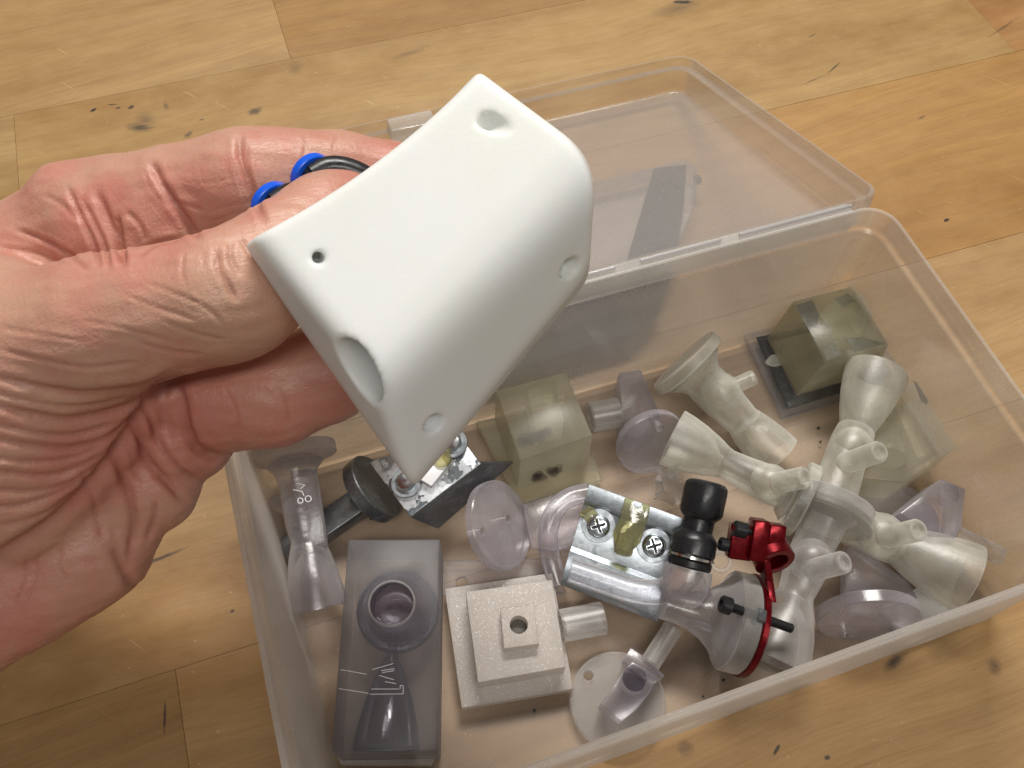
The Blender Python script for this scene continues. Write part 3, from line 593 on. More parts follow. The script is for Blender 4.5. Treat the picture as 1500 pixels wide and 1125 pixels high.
# ---------------------------------------------------------------- first steel bracket, thick disc, bar
t = thing('steel_bracket', 'galvanised steel bracket with scratched face under the tip of the white part', 'bracket', P(640, 700, 0))
top = [P(541, 677, 22), P(668, 632, 27), P(703, 678, 26), P(601, 757, 22)]
nrm = np.cross(top[1] - top[0], top[3] - top[0]); nrm = nrm / np.linalg.norm(nrm); nrm *= np.sign(nrm[2])
part('face_plate', prism(top, -nrm * 1.2), 'galv', t, bevel=.2)
fl = [P(601, 758, 22), P(704, 679, 26), P(752, 678, 17), P(642, 775, 12)]
part('side_plate', prism(fl, -np.cross(fl[1] - fl[0], fl[3] - fl[0]) / np.linalg.norm(np.cross(fl[1] - fl[0], fl[3] - fl[0])) * -1.2), 'steel', t, bevel=.15)
for (x, y) in ((596, 708), (663, 650)):
    k = (x - 596) / 67; c = P(x, y, 23.3 + 3.2 * k); wsh = part('washer', ring(c, nrm, 2.4, 4.6, .9, 40), 'washer', t)
    part('screw', lathe(c, c + nrm, [(0, 3.2), (1.6, 3.1), (2.3, 2.3), (2.5, .8)], 28), 'screw', t)
part('clamp_pad', prism(quad_top([(612, 700), (650, 662), (662, 675), (632, 712)], 26.5), (0, 0, -2)), 'etch', t, bevel=.3)
part('resin_plug', lathe(P(648, 672, 26.5), P(648, 672, 26.5) + nrm, [(0, 2.9), (1.6, 2.8), (2, 2.2)], 28), 'glue', t)
dc = P(546, 716, 12.5); dax = R @ np.array([.77, .58, .27])
single('steel_disc', lathe(dc, dc + dax, [(-2.2, 10.6), (-1.9, 11), (1.9, 11), (2.2, 10.6)], 64), 'steel', 'thick dark steel disc leaning against the left side of the steel bracket', 'disc')
ba, bb = P(418, 812, 5), P(545, 724, 9)
d = (bb - ba) / np.linalg.norm(bb - ba); u = np.cross(Zup, d); u /= np.linalg.norm(u); v = np.cross(d, u)
single('steel_bar', box((ba + bb) / 2, (bb - ba) / 2, u * 4.0, v * 3.2), 'steel', 'square dark steel bar lying aslant behind the nozzle at the left wall', 'bar', bevel=.4)
# ---------------------------------------------------------------- second bracket assembly
t = thing('nozzle_assembly', 'galvanised bracket screwed to a clear horn with a black pipe fitting and red clamp', 'assembly', P(960, 850, 0))
a, b, d_ = P(863, 709, 25), P(1003, 760, 25), P(820, 857, 12)
e1 = b - a; e2 = d_ - a; nn = np.cross(e1, e2); nn /= np.linalg.norm(nn); nn *= np.sign(nn[2])
prof = [(0, 0), (.16, 0), (.20, -1.3), (.62, -1.3), (.66, .2), (.94, .2), (1.0, -1.2)]
g = G(); vs = []; fs = []
for tt, hh in prof:
    for s in (0, 1):
        for th in (0, -1.1): vs.append(a + e1 * s * (1.02 if tt > .5 else 1) + e2 * tt + nn * (hh + th))
n = len(prof)
for i in range(n - 1):
    o = i * 4; q = o + 4; fs += [(o, o + 2, q + 2, q), (o + 1, q + 1, q + 3, o + 3), (o, q, q + 1, o + 1), (o + 2, o + 3, q + 3, q + 2)]
fs += [(0, 1, 3, 2), ((n - 1) * 4, (n - 1) * 4 + 2, (n - 1) * 4 + 3, (n - 1) * 4 + 1)]
g.add(vs, fs); part('bracket', g, 'zinc', t, bevel=.1, seg=1)
def on_plate(x, y, off=0):
    dd = R @ np.array([(x - 750) / F, -(y - 562.5) / F, -1.0]); s = ((a + nn * off - CAM) @ nn) / (dd @ nn); return CAM + dd * s
for (x, y) in ((877, 770), (958, 799)):
    c = on_plate(x, y, -1.2)
    part('washer', ring(c, nn, 2.6, 5.0, .9, 40), 'washer', t)
    hd = lathe(c, c + nn, [(0, 3.5), (1.0, 3.5), (1.9, 3.2), (2.4, 2.7), (2.55, 2.3), (2.56, .5)], 32)
    uu, vv, _ = frame(nn); c2 = c + nn * 2.3
    part('recess_shade_bars', box(c + nn * 1.32, uu * 2.15, vv * .42, nn * .04, box(c + nn * 1.33, uu * .42, vv * 2.15, nn * .05)), 'blksteel', t)  # dark bars on the slot floor put the recess shade into colour
    sc = part('screw', hd, 'screw', t, cuts=[box(c2, uu * 2.2, vv * .45, nn * 1.0), box(c2, uu * .45, vv * 2.2, nn * .98)])
gp = [on_plate(x, y, 2.2) for x, y in ((916, 728), (953, 741), (948, 765), (938, 795), (922, 812), (900, 806), (898, 780), (908, 760))]
hc = on_plate(934, 738, 3)
part('resin_clip', prism(gp, -nn * 3.2), 'glue', t, bevel=.6, cuts=[lathe(hc + nn * 3, hc - nn * 6, [(0, 1.4), (9, 1.4)], 20)])
kp = on_plate(913, 808, 1); part('clip_pin', lathe(on_plate(918, 785, 1), kp + nn * 1.5, [(0, 2.6), (5, 2.7), (5.6, 2.3), (5.9, 1.0)], 24), 'glue', t)
gg = G(); gc = on_plate(866, 756, -.5)
rng = random.Random(3)
ring_pts = [gc + e1 / np.linalg.norm(e1) * math.cos(q) * rng.uniform(2, 3.8) + e2 / np.linalg.norm(e2) * math.sin(q) * rng.uniform(1.5, 3) for q in np.linspace(0, 2 * math.pi, 13)[:-1]]
prism([p + nn * 1.2 for p in ring_pts], -nn * 1.4, gg); part('glue_blob', gg, 'glue', t, bevel=.5)
part('clear_pipe', sweep([P(836, 835, 17), P(880, 850, 17), P(930, 866, 17), P(972, 866, 19), P(1000, 846, 22), P(1009, 828, 25)], [3.6, 3.6, 3.6, 3.8, 4.2, 4.8], seg=28), 'clr', t)
f0, f1 = P(1036, 708, 36), P(1008, 836, 26)
Lf = np.linalg.norm(f1 - f0)
fit = part('push_fitting', lathe(f0, f1, [(-.6, 3.5), (-.2, 5.2), (.6, 5.9), (2, 6.1), (8.2, 6.1), (9.2, 5.6), (10.4, 4.4), (13.6, 4.3), (14.2, 4.9), (15.4, 6.0), (16.4, 6.3), (Lf - 5, 6.4), (Lf - 4.4, 6.0)], 48), 'blk', t)
part('metal_band', lathe(f0, f1, [(Lf - 4.5, 5.9), (Lf - 4.3, 6.5), (Lf - 3.6, 6.5), (Lf - 3.4, 5.9)], 48), 'brass', fit)
part('seal', lathe(f0, f1, [(Lf - 3.4, 5.6), (Lf - 2.9, 6.1), (Lf - 1.4, 6.1), (Lf - .8, 5.7)], 48), 'blksteel', fit)
part('socket', lathe(f0, f1, [(Lf - .9, 5.0), (Lf - .8, 6.6), (Lf + 2, 6.9), (Lf + 5, 6.6), (Lf + 8.5, 5.0), (Lf + 10, 3.2)], 40), 'clr', t)
A_ = P(1058, 905, 17); B_ = A_ + np.array([10, 0, .0]) * 1.0
dirx = P(1102, 912, 17.5) - P(1050, 902, 17); dirx /= np.linalg.norm(dirx); dirx = dirx - Zup * .20; dirx /= np.linalg.norm(dirx)
A_ = P(1066, 908, 17)
part('horn', lathe(A_ - dirx * 19, A_, [(0, 4.4), (4, 4.6), (8, 5.4), (12, 7.0), (15.5, 9.6), (18, 12.6), (18.8, 13.6)], 56), 'clr', t)
part('gusset', prism([P(985, 872, 19), P(1040, 890, 20), P(1048, 880, 24), P(1030, 842, 27), P(1018, 836, 27)], (0, 0, -2.2)), 'clr', t, bevel=.2)
part('lower_rib', prism([P(974, 892, 12), P(1040, 912, 12), P(1046, 925, 12), P(1026, 920, 12), P(976, 906, 12)], (0, 0, -2)), 'clr', t, bevel=.3)
part('clear_flange', lathe(A_, A_ + dirx, [(-.6, 13.6), (-.2, 14.0), (4.4, 14.0), (4.7, 13.7)], 72), 'frost2', t)
rp = A_ + dirx * 4.8
red = part('red_plate', lathe(rp, rp + dirx, [(0, 14.1), (.3, 14.5), (1.7, 14.5), (2.0, 14.1)], 72), 'red', t)
# arm up to the split clamp
uc = P(1108, 812, 31)
arm = [rp + dirx * 1 + (P(1098, 850, 28) - rp) * s for s in (0, 1)]
armv = P(1104, 775, 34)
pA, pB, pC = P(1122, 878, 27), P(1119, 848, 29), P(1110, 768, 36)
perp = np.cross(pC - pA, dirx); perp /= np.linalg.norm(perp)
g = G(); pth = [(pA, 3.0), (pB, 2.4), (P(1113, 818, 32), 3.0), (pC, 3.2)]
for i in range(3):
    (q, wq), (s_, ws) = pth[i], pth[i + 1]
    prism([q - perp * wq, q + perp * wq, s_ + perp * ws, s_ - perp * ws], dirx * 2.0, g)
part('clamp_arm', g, 'red', t, bevel=.25)
rc = P(1127, 806, 31); rax = P(1130, 830, 30) - P(1124, 790, 34); rax /= np.linalg.norm(rax); rax = rax + Zup * .75; rax /= np.linalg.norm(rax)
part('clamp_ring', ring(rc - rax * 2.4, rax, 3.5, 5.7, 6.6, 48), 'red', t)
iu, iv, iw = R @ np.array([.99, -.13, 0]), R @ np.array([.13, .99, 0]), R @ np.array([0, 0, 1.0])
part('clamp_ear', box(P(1134, 785, 35), iu * 2.3, iv * 3.4, iw * 3.0), 'red', t, bevel=.5)
part('clamp_ear', box(P(1109, 790, 35), iu * 2.2, iv * 5.6, iw * 3.2), 'red', t, bevel=.5)
part('clamp_block', box(P(1084, 793, 33), iu * 3.2, iv * 4.8, iw * 2.6), 'red', t, bevel=.6)
def bolt(p, ax, hr, hl, sr, sl, nut=None):
    ax = ax / np.linalg.norm(ax)
    b = part('bolt', lathe(p, p + ax, [(0, hr - .9), (.9, hr - 1.0), (.85, hr - 1.3), (.86, .3)][:0] + [(-hl, hr - .3), (-hl + .3, hr), (-.1, hr), (0, hr - .1)], 28), 'blksteel', t, cuts=[lathe(p - ax * (hl + .5), p, [(0, hr * .5), (hl * .7, hr * .5)], 6)])
    pr = [(0, sr)]; x = 0
    while x < sl: pr += [(x + .25, sr), (x + .5, sr * .84), (x + .6, sr * .84)]; x += .6
    part('threaded_shank', lathe(p, p + ax, pr, 20), 'blksteel', b)
    if nut is not None: part('nut', lathe(p + ax * nut, p + ax * (nut + 1), [(0, 2.5), (.2, 2.9), (2.2, 2.9), (2.4, 2.5)], 6), 'steel', b)
bolt(P(1070, 889, 30), P(1147, 917, 27) - P(1068, 889, 30), 2.4, 2.8, 1.35, 17.5, 7.0)
bolt(P(1066, 799, 33), dirx, 1.9, 2.4, 1.0, 3)
bolt(P(1093, 778, 37), dirx, 2.2, 3.6, 1.0, 3)
tb = P(1056, 822, 24)
part('tube_end', ring(tb, CAM - tb, 2.0, 3.2, 5, 32), 'frost2', t)
# crumbs
g = G()
for (x, y) in ((1060, 996), (1264, 942), (1008, 920), (1199, 627), (1202, 647), (1034, 660), (783, 1041), (1233, 640), (1205, 580), (700, 742), (543, 760), (1030, 1020), (1075, 965), (890, 620)):
    c = P(x, y, .5); s = random.uniform(.25, .5); box(c, (s, .1, 0), (-.1, s * .7, 0), (0, 0, .3), g)
single('crumbs', g, 'crumb', 'scattered black crumbs on the floor of the tray', 'crumbs', kind='stuff')
# ---------------------------------------------------------------- signed distance modelling for hand and white part (camera axes, mm)
def surface_nets(D, o, h):
    s = D < 0; nx, ny, nz = D.shape
    c = np.zeros((nx - 1, ny - 1, nz - 1), np.uint8)
    for i in (0, 1):
        for j in (0, 1):
            for k in (0, 1): c += s[i:nx - 1 + i, j:ny - 1 + j, k:nz - 1 + k]
    act = (c > 0) & (c < 8); idx = -np.ones(act.shape, np.int64); I = np.argwhere(act); idx[act] = np.arange(len(I))
    acc = np.zeros((len(I), 3)); cnt = np.zeros(len(I)); cor = [(i, j, k) for i in (0, 1) for j in (0, 1) for k in (0, 1)]
    for a in cor:
        for axn in range(3):
            if a[axn]: continue
            b = list(a); b[axn] = 1
            da = D[I[:, 0] + a[0], I[:, 1] + a[1], I[:, 2] + a[2]]; db = D[I[:, 0] + b[0], I[:, 1] + b[1], I[:, 2] + b[2]]
            m = (da < 0) != (db < 0); t = np.where(m, da / np.where(m, da - db, 1), 0)
            p = np.tile(np.array(a, float), (len(I), 1)); p[:, axn] += t; acc += p * m[:, None]; cnt += m
    V = (I + acc / cnt[:, None]) * h + o; Fs = []
    for axn in range(3):
        sl = [slice(1, -1)] * 3; sl[axn] = slice(0, -1)
        s0 = s[tuple(sl)]; sl2 = [slice(1, -1)] * 3; sl2[axn] = slice(1, None); s1 = s[tuple(sl2)]
        ed = np.argwhere(s0 != s1); off = np.array([1, 1, 1]); off[axn] = 0; ed = ed + off
        b_, c_ = [q for q in range(3) if q != axn]
        def at(db, dc): q = ed.copy(); q[:, b_] += db; q[:, c_] += dc; return idx[q[:, 0], q[:, 1], q[:, 2]]
        qd = np.stack([at(-1, -1), at(0, -1), at(0, 0), at(-1, 0)], 1)
        flip = s[ed[:, 0], ed[:, 1], ed[:, 2]]
        if axn == 1: flip = ~flip
        qd[~flip] = qd[~flip][:, ::-1]; Fs.append(qd)
    return V, np.concatenate(Fs)
def grid(lo, hi, h):
    ax = [np.arange(a, b, h, dtype=np.float32) for a, b in zip(lo, hi)]; return np.meshgrid(*ax, indexing='ij')
def smin(a, b, k): hh = np.clip(.5 + .5 * (b - a) / k, 0, 1); return b + (a - b) * hh - k * hh * (1 - hh)
def smax(a, b, k): return -smin(-a, -b, k)
def rcone(Gd, a, b, ra, rb):
    X, Y, Z = Gd; a = np.asarray(a); b = np.asarray(b); d = b - a; L2 = d @ d
    t = np.clip(((X - a[0]) * d[0] + (Y - a[1]) * d[1] + (Z - a[2]) * d[2]) / L2, 0, 1)
    return np.sqrt((X - a[0] - t * d[0]) ** 2 + (Y - a[1] - t * d[1]) ** 2 + (Z - a[2] - t * d[2]) ** 2) - (ra + (rb - ra) * t)
def mesh_from(V, Fq, name, sub=0, origin=None, smooth_it=0):
    me = bpy.data.meshes.new(name); me.vertices.add(len(V)); me.vertices.foreach_set('co', ((V - origin) * MM).ravel())
    me.loops.add(Fq.size); me.loops.foreach_set('vertex_index', Fq.ravel().astype(np.int32)); me.polygons.add(len(Fq))
    me.polygons.foreach_set('loop_start', np.arange(0, Fq.size, 4, dtype=np.int32)); me.update(calc_edges=True); me.validate()
    if sub or smooth_it:
        o = bpy.data.objects.new('tmp', me); col.objects.link(o)
        if smooth_it: md = o.modifiers.new('s', 'SMOOTH'); md.iterations = smooth_it; md.factor = .5
        if sub: md = o.modifiers.new('u', 'SUBSURF'); md.levels = sub; md.render_levels = sub
        dg = bpy.context.evaluated_depsgraph_get(); dg.update(); m2 = bpy.data.meshes.new_from_object(o.evaluated_get(dg)); bpy.data.objects.remove(o); me = m2; me.name = name
    me.polygons.foreach_set('use_smooth', [True] * len(me.polygons)); return me
# ---- white printed part
def build_white():
    h = .46; lo = np.array([-62, -32, -190.]); hi = np.array([22, 66, -118.]); Gd = grid(lo, hi, h); X, Y, Z = Gd
    A = C3(700, 103, 145); B = C3(352, 360, 138); C_ = C3(606, 716, 150); Dd = C3(863, 402, 152); E_ = C3(874, 232, 142)
    def plane(p, n): n = np.asarray(n, float); n = n / np.linalg.norm(n); return (X - p[0]) * n[0] + (Y - p[1]) * n[1] + (Z - p[2]) * n[2]
    def edgeplane(p, q, back):
        e = q - p; e /= np.linalg.norm(e); mid = (p + q) / 2; vw = mid / np.linalg.norm(mid)   # direction away from the lens
        n = np.cross(e, vw); n /= np.linalg.norm(n); cen = C3(640, 380, 155)
        if (cen - mid) @ n > 0: n = -n
        return plane(mid, n * math.cos(back) - vw * math.sin(-back) * -1 * -1)
    front = plane(C3(560, 330, 134), (-.06, .22, .97))
    side = plane(C3(735, 520, 142), (.60, -.50, .62))
    s = smax(front, side, 6.5)
    pAB = edgeplane(A, B, .05); mid = (A + B) / 2 
    # hollowed long edge: subtract a shallow arc
    bulge = plane((A + B) / 2, (B - A)); half = np.linalg.norm(A - B) / 2
    pAB = pAB + 2.3 * np.clip(1 - (bulge / half) ** 2, 0, 1)
    pBC = edgeplane(B, C_, .05); pCD = edgeplane(C_, Dd, -.05); pDE = edgeplane(Dd, E_, .0); pEA = edgeplane(E_, A, .0)
    endf = plane(B * .5 + C_ * .5, (-.75, -.53, .40))
    s = smax(s, endf, 3.0)
    corner = smax(pDE, pEA, 6.5)
    s = smax(s, corner, 1.2)
    s = smax(s, pAB, 1.2); s = smax(s, pBC, 1.0); s = smax(s, pCD, 1.6)
    back = plane(C3(420, 400, 147), (-.35, 0, -1)); s = smax(s, back, 3)
    hollow = np.sqrt((X - C3(640, 330, 182)[0]) ** 2 * .4 + (Y - C3(640, 330, 182)[1]) ** 2 * .6 + (Z + 182) ** 2) - 16
    s = smax(s, -hollow, 3)
    def cut(px, py, d0, nrm, r, dep, k, flare=0.0, ell=None):
        nonlocal s
        n = np.asarray(nrm, float); n /= np.linalg.norm(n)
        # march to the surface along the sight line
        best = None
        for dd in np.arange(122, 175, .3):
            c = C3(px, py, dd); ii = np.round((c - lo) / h).astype(int)
            if (ii < 0).any() or (ii >= s.shape).any(): continue
            if s[tuple(ii)] < 0: best = c; break
        if best is None: return
        q = (X - best[0]) * n[0] + (Y - best[1]) * n[1] + (Z - best[2]) * n[2]
        rad = np.sqrt(np.maximum((X - best[0]) ** 2 + (Y - best[1]) ** 2 + (Z - best[2]) ** 2 - q * q, 0))
        if ell is not None:
            e = C_ - B; e = e - n * (e @ n); e /= np.linalg.norm(e); f_ = np.cross(n, e)
            uu_ = (X - best[0]) * e[0] + (Y - best[1]) * e[1] + (Z - best[2]) * e[2]; vv_ = (X - best[0]) * f_[0] + (Y - best[1]) * f_[1] + (Z - best[2]) * f_[2]
            rad = np.sqrt(uu_ ** 2 + (vv_ * ell) ** 2)
        if ell is not None:
            e = C_ - B; e = e - n * (e @ n); e /= np.linalg.norm(e); f_ = np.cross(n, e)
            uu_ = (X - best[0]) * e[0] + (Y - best[1]) * e[1] + (Z - best[2]) * e[2]; vv_ = (X - best[0]) * f_[0] + (Y - best[1]) * f_[1] + (Z - best[2]) * f_[2]
            rad = np.sqrt(uu_ ** 2 + (vv_ * ell) ** 2)
        hole = np.maximum(rad - (r + flare * np.clip(q + 1.5, 0, 3)), -(q + dep)); s = smax(s, -hole, k)
    cut(722, 180, 0, (.75, -.25, .62), 1.5, 2.2, .3)
    cut(467, 378, 0, (.35, -.2, .9), .95, 5, .5)
    cut(838, 392, 0, (.93, -.2, .35), 1.8, 2.2, .3)
    cut(636, 621, 0, (.80, -.45, .45), 1.8, 2.2, .3)
    cut(522, 546, 0, (-.62, -.42, .66), 5.6, 7, 1.0, ell=1.5)
    V, Fq = surface_nets(s, lo, h); V = toW(V); og = PD(600, 400, 160)
    t = thing('white_printed_part', 'matte white wedge shaped printed part with one large port, held in the hand', 'printed part', og)
    me = mesh_from(V, Fq, 'body', 0, og, 2)
    o = bpy.data.objects.new('body', me); col.objects.link(o); o.parent = t; me.materials.append(M['white'])
    # push-in fittings on the hidden side: blue collar, metal lip, black hose
    for (x, y, dx, dy, d, pts) in ((398, 298, .55, .8, 163, [(402, 300), (425, 286), (450, 282)]), (455, 256, .55, .8, 166, [(458, 259), (482, 247), (512, 250), (545, 268), (570, 300)])):
        c = PD(x, y, d); tgt = PD(x + 60 * .66, y + 60 * .5, d - 5); axv = tgt - c; axv /= np.linalg.norm(axv)
        f = part('hose_fitting', lathe(c + axv * 1.4, c + axv * 3, [(0, 3.2), (.2, 3.4), (7, 3.4), (7.4, 3.0)], 32), 'blk', t)
        part('release_collar', ring(c, axv, 3.0, 4.5, 1.9, 48), 'blue', f)
        part('metal_lip', ring(c + axv * .5, axv, 2.3, 3.05, 1.2, 40), 'brass', f)
        hs = [PD(a_, b_, d - 3 + 1.0 * i) for i, (a_, b_) in enumerate(pts)]
        part('hose', sweep(hs, 2.35, seg=20), 'blk', f)
build_white()
# ---- hand
def build_hand():
    h = .9; lo = np.array([-205, -76, -225.]); hi = np.array([-8, 62, -122.]); Gd = grid(lo, hi, h); X, Y, Z = Gd
    def c(px, py, d): return C3(px, py, d)
    def chain(ps, k=2.5):
        r = None
        for (p, q) in zip(ps[:-1], ps[1:]):
            s = rcone(Gd, c(*p[:3]), c(*q[:3]), p[3], q[3]); r = s if r is None else smin(r, s, k)
        return r
    index = chain([(98, 352, 187, 12), (175, 326, 183, 12.8), (262, 298, 179, 11.0), (330, 278, 176, 10.2), (372, 270, 175, 10.4), (430, 264, 176, 9.3), (500, 258, 178, 8.3), (575, 268, 180, 7.6), (610, 285, 182, 6.5)], 4)
    thumb = chain([(-60, 600, 168, 22), (60, 510, 160, 13.6), (150, 478, 156, 11.9), (240, 456, 154, 10.6), (318, 440, 153, 10.2), (352, 428, 153.5, 10.0), (420, 375, 157, 9.0), (480, 322, 163, 8.0), (520, 300, 166, 6.3)], 5)
    middle = chain([(150, 560, 190, 13), (270, 560, 182, 11.5), (330, 580, 178, 10.6), (400, 575, 177, 10.4), (480, 545, 178, 9.6), (560, 500, 180, 8.5)], 4)
    ring_ = chain([(120, 640, 188, 13), (210, 625, 184, 11.5), (262, 640, 181, 9.5), (288, 646, 183, 7.0)], 4)
    ring2 = chain([(230, 560, 186, 8), (262, 640, 182, 9.0), (292, 648, 184, 6.4)], 4)
    little = chain([(100, 740, 184, 13), (190, 700, 181, 11), (228, 715, 181, 8.0), (240, 700, 182, 7)], 4)
    edge = chain([(160, 640, 182, 8), (206, 714, 180, 6.0), (196, 780, 179, 5.4)], 4)
    heel = chain([(160, 728, 181, 11.5), (130, 800, 180, 11.5), (85, 835, 179, 10.5), (30, 870, 178, 10.5), (-50, 915, 178, 12)], 5)
    palm = chain([(75, 430, 190, 15), (40, 560, 192, 22), (40, 700, 186, 20), (-40, 800, 186, 22)], 8)
    fold1 = chain([(105, 300, 181, 9), (150, 350, 178, 8.5), (200, 385, 176, 7)], 4)
    fold2 = chain([(200, 290, 178, 8), (235, 330, 176, 8), (262, 355, 175, 6)], 4)
    thenar = chain([(-40, 560, 170, 26), (40, 610, 170, 19), (120, 600, 172, 12), (190, 570, 172, 8.5)], 8)
    then2 = chain([(-60, 660, 172, 25), (20, 690, 172, 16), (90, 650, 173, 12)], 8)
    wrist = chain([(-120, 560, 190, 27), (-280, 640, 200, 28), (-520, 760, 215, 30)], 10)
    wr2 = chain([(-100, 800, 184, 20), (-280, 820, 195, 24), (-520, 880, 212, 26)], 10)
    up = chain([(50, 390, 188, 12.5), (-40, 445, 190, 14), (-150, 530, 194, 20)], 5)
    s = smin(palm, index, 7); s = smin(s, fold1, 3); s = smin(s, fold2, 3); s = smin(s, up, 9)
    low = smin(heel, palm, 6); low = smin(low, little, 2.2); low = smin(low, edge, 2.0); low = smin(low, ring_, 1.6); low = smin(low, ring2, 1.4)
    s = smin(s, low, 3); s = smin(s, middle, 1.2)
    th = smin(thumb, thenar, 9); th = smin(th, then2, 8)
    s = smin(s, th, 2.2)
    s = smin(s, smin(wrist, wr2, 14), 14)
    V, Fq = surface_nets(s, lo, h)
    og = toW(C3(100, 600, 180)); me = mesh_from(V, Fq, 'hand', 1, C3(100, 600, 180) * 0, 4)
    n = len(me.vertices); co_ = np.zeros(n * 3); me.vertices.foreach_get('co', co_); V = co_.reshape(-1, 3) / MM
    nr = np.zeros(n * 3); me.vertices.foreach_get('normal', nr); Nn = nr.reshape(-1, 3)
    px = 750 + F * V[:, 0] / -V[:, 2]; py = 562.5 - F * V[:, 1] / -V[:, 2]; facing = -(V * Nn).sum(1) > 0
    cre = np.zeros(n); disp = np.zeros(n)
    vis = facing & (px > -80) & (px < 640)
    vi = np.nonzero(vis)[0]; pv = np.stack([px[vi], py[vi]], 1); depth = -V[vi, 2]
    for (pts, wd, dp) in CREASES:
        P2 = np.array(smooth_path([np.array([*q, 0.0]) for q in pts], 5))[:, :2]
        # each crease is a 3-D line laid on the skin that faces it
        mask = (pv[:, 0] > P2[:, 0].min() - 25) & (pv[:, 0] < P2[:, 0].max() + 25) & (pv[:, 1] > P2[:, 1].min() - 25) & (pv[:, 1] < P2[:, 1].max() + 25)
        mi = np.nonzero(mask)[0]
        if len(mi) == 0: continue
        dmin = np.full(len(mi), 1e9); tt = np.zeros(len(mi)); m_ = len(P2) - 1
        for i in range(m_):
            a_, b_ = P2[i], P2[i + 1]; d = b_ - a_; L2 = d @ d + 1e-9; t = np.clip(((pv[mi] - a_) @ d) / L2, 0, 1)
            dd = np.hypot(*(pv[mi] - a_ - t[:, None] * d).T); k = dd < dmin; dmin[k] = dd[k]; tt[k] = ((i + t) / m_)[k]
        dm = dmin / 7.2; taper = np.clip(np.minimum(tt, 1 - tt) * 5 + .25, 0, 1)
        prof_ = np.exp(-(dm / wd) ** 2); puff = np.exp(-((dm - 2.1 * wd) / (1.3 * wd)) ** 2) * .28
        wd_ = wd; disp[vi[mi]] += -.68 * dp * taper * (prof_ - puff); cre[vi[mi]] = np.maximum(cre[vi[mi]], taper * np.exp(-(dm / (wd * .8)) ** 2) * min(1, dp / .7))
    # soft folds along the thumb pad and general unevenness
    low_ = np.array([mnoise.noise(Vector(p) * .09) for p in V[vi]]); mid_ = np.array([mnoise.noise(Vector((p[0] * .16, p[1] * .45, p[2] * .3))) for p in V[vi]])
    disp[vi] += .35 * low_ + .22 * mid_
    V2 = V + Nn * disp[:, None]
    me.vertices.foreach_set('co', ((toW(V2) - og) * MM).ravel()); me.update()
    red_ = np.zeros(n); yel = np.zeros(n)
    def blob(x, y, rx, ry, a): return a * np.exp(-((px - x) / rx) ** 2 - ((py - y) / ry) ** 2)
    red_ += blob(200, 320, 130, 80, .55) + blob(300, 260, 70, 60, .3) + blob(560, 240, 70, 60, .6) + blob(120, 880, 180, 110, .5) + blob(330, 600, 130, 90, .55) + blob(230, 660, 90, 80, .5) + blob(60, 720, 160, 60, .25) + blob(140, 500, 100, 50, .1)
    yel += blob(330, 480, 110, 60, .5) + blob(90, 470, 120, 60, .3) + blob(20, 430, 60, 60, .4) + blob(300, 440, 60, 60, .25)
    ca = me.color_attributes.new('tone', 'FLOAT_COLOR', 'POINT')
    ca.data.foreach_set('color', np.stack([np.clip(cre, 0, 1), np.clip(red_, 0, 1), np.clip(yel, 0, 1), np.ones(n)], 1).ravel())
    me.materials.append(M['skin'])
    o = bpy.data.objects.new('hand', me); col.objects.link(o); o.location = Vector(og * MM)
    o['label'] = 'left hand reaching in from the left, thumb and fingers gripping the white part'; o['category'] = 'hand'
    # thumbnail seen from its side
    g = G(); rows = []
    P0, P1 = C3(440, 312, 152.0), C3(512, 280, 160)
    return o
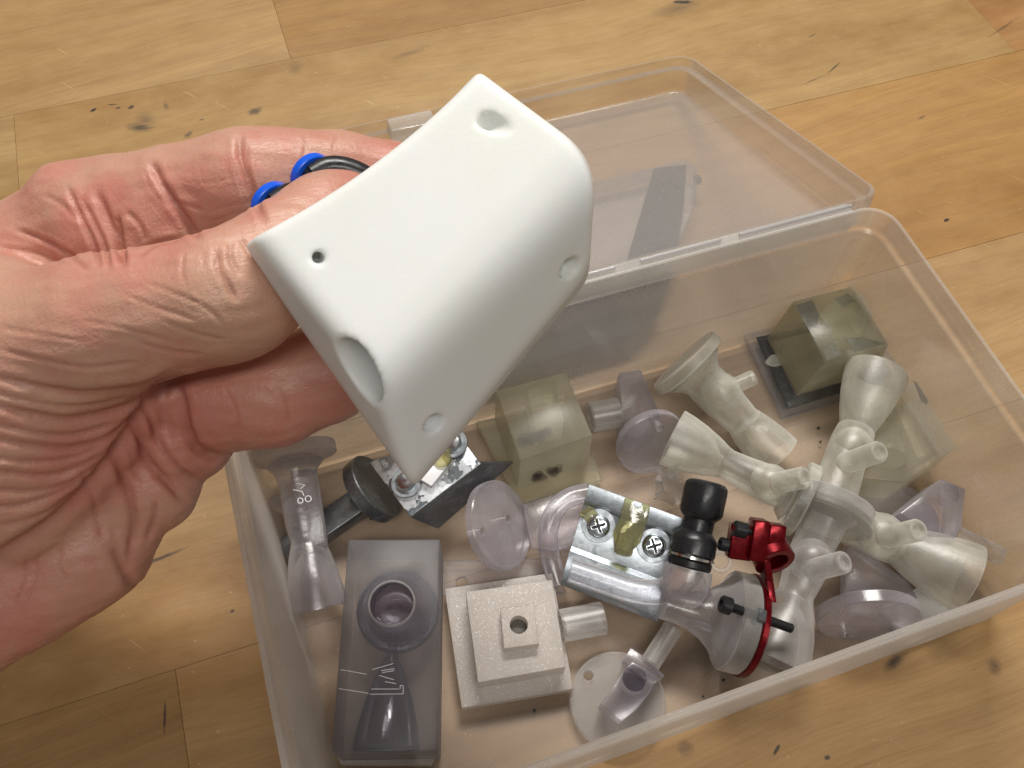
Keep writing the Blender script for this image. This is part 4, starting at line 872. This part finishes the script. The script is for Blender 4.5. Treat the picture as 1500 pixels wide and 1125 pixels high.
CREASES = [
    ([(352, 196), (352, 225), (360, 255), (372, 292), (388, 322)], .75, 1.1), ([(362, 210), (366, 250), (378, 290)], .4, .35), ([(344, 235), (352, 270), (364, 300)], .35, .3),
    ([(222, 238), (233, 262), (252, 292), (275, 326), (292, 350)], .8, 1.3), ([(212, 250), (222, 275), (238, 296)], .4, .35),
    ([(100, 275), (118, 315), (136, 352), (146, 388)], .6, .9), ([(120, 290), (138, 325), (154, 360), (160, 392)], .5, .8), ([(143, 282), (158, 320), (172, 352), (180, 388)], .8, 1.2),
    ([(172, 318), (177, 345), (180, 385)], .7, 1.1), ([(20, 335), (60, 350), (100, 372), (128, 395)], .5, .7), ([(0, 362), (50, 370), (90, 385)], .4, .4), ([(186, 310), (205, 330), (214, 352)], .5, .5),
    ([(64, 285), (92, 300), (112, 322)], .5, .4), ([(205, 372), (230, 356), (262, 350)], .5, .6), ([(240, 300), (262, 296), (300, 310)], .35, .25), ([(300, 312), (340, 300), (372, 296)], .25, .2), ([(310, 325), (345, 312), (376, 308)], .25, .2),
    ([(250, 262), (300, 268), (340, 262)], .25, .15), ([(444, 196), (448, 212), (443, 235)], .35, .3), ([(492, 196), (489, 214), (492, 240)], .3, .4), ([(400, 200), (404, 230), (400, 262)], .25, .15),
    ([(318, 368), (321, 395), (334, 418), (345, 440)], .6, .7), ([(338, 356), (338, 380), (350, 402)], .5, .5), ([(270, 372), (268, 395), (272, 415)], .4, .35), ([(298, 372), (298, 392)], .3, .3), ([(352, 350), (362, 366), (368, 380)], .4, .45),
    ([(218, 415), (262, 432), (302, 450), (330, 478)], .4, .35), ([(180, 430), (230, 450), (290, 470)], .4, .3), ([(240, 470), (290, 490), (330, 500)], .4, .3), ([(120, 470), (180, 480), (250, 500)], .4, .25), ([(200, 500), (250, 515), (300, 520)], .4, .3),
    ([(0, 480), (60, 490), (130, 500)], .4, .25), ([(0, 512), (60, 526), (130, 538), (200, 530)], .5, .4), ([(-20, 548), (60, 568), (120, 577), (190, 568), (246, 545)], .8, .9), ([(-20, 572), (60, 590), (130, 592), (210, 575)], .5, .4),
    ([(-20, 590), (50, 607), (100, 614), (160, 604), (205, 582), (244, 552)], .8, 1.0), ([(-20, 618), (60, 634), (120, 634), (180, 612)], .5, .5), ([(-20, 640), (50, 652), (110, 655), (160, 638), (196, 606)], .7, .8),
    ([(-20, 668), (50, 676), (110, 668), (150, 650)], .5, .5), ([(-20, 688), (50, 696), (100, 690), (150, 662)], .6, .6), ([(-20, 715), (40, 720), (90, 710), (140, 680)], .5, .5), ([(-20, 742), (30, 740), (80, 722), (120, 700)], .5, .5), ([(-20, 770), (20, 765), (70, 748), (110, 718)], .5, .4),
    ([(-20, 825), (20, 802), (70, 770), (115, 728), (160, 675), (200, 615), (232, 575), (262, 548)], 1.4, 2.0),
    ([(168, 652), (176, 690), (188, 720), (196, 770), (186, 830)], .9, 1.1), ([(196, 612), (205, 645), (215, 672), (240, 702), (268, 732)], .8, 1.3), ([(212, 580), (222, 622), (240, 660), (270, 692), (300, 706)], .6, .7),
    ([(262, 560), (268, 600), (276, 636), (294, 662), (330, 674)], 1.0, 1.5), ([(120, 690), (138, 740), (150, 790)], .7, .4), ([(228, 735), (226, 760), (214, 790)], .6, .6),
    ([(40, 815), (34, 850), (20, 890)], .4, .35), ([(56, 812), (52, 845), (40, 885)], .35, .3), ([(168, 800), (180, 835), (196, 862)], 1.1, 1.0), ([(90, 800), (86, 830), (100, 850)], .4, .3), ([(330, 570), (345, 600), (350, 630)], .4, .2), ([(400, 560), (420, 590), (424, 620)], .4, .3)]
build_hand()
def nail():
    hs = [o for o in bpy.data.objects if o.name == 'hand'][0]
    og = worigin(hs); g = G(); n1, n2 = 9, 9
    a, b = np.array(C3(424, 308, 149.5)), np.array(C3(505, 262, 157.5)); ax = b - a; L = np.linalg.norm(ax); ax /= L
    side = np.cross(ax, np.array([0, 0, 1.0])); side /= np.linalg.norm(side); upv = np.cross(side, ax)
    for i in range(n1):
        t = i / (n1 - 1)
        for j in range(n2):
            q = (j / (n2 - 1) - .5) * 2; ang = q * 1.15; r = 5.6
            g.v.append(tuple(toW(a + ax * t * L + side * (-math.sin(ang) * r * .8 - 3.6) * -1 * -1 + upv * (math.cos(ang) * r - r) )))
    for i in range(n1 - 1):
        for j in range(n2 - 1): k = i * n2 + j; g.f.append((k, k + 1, k + n2 + 1, k + n2))
    return g
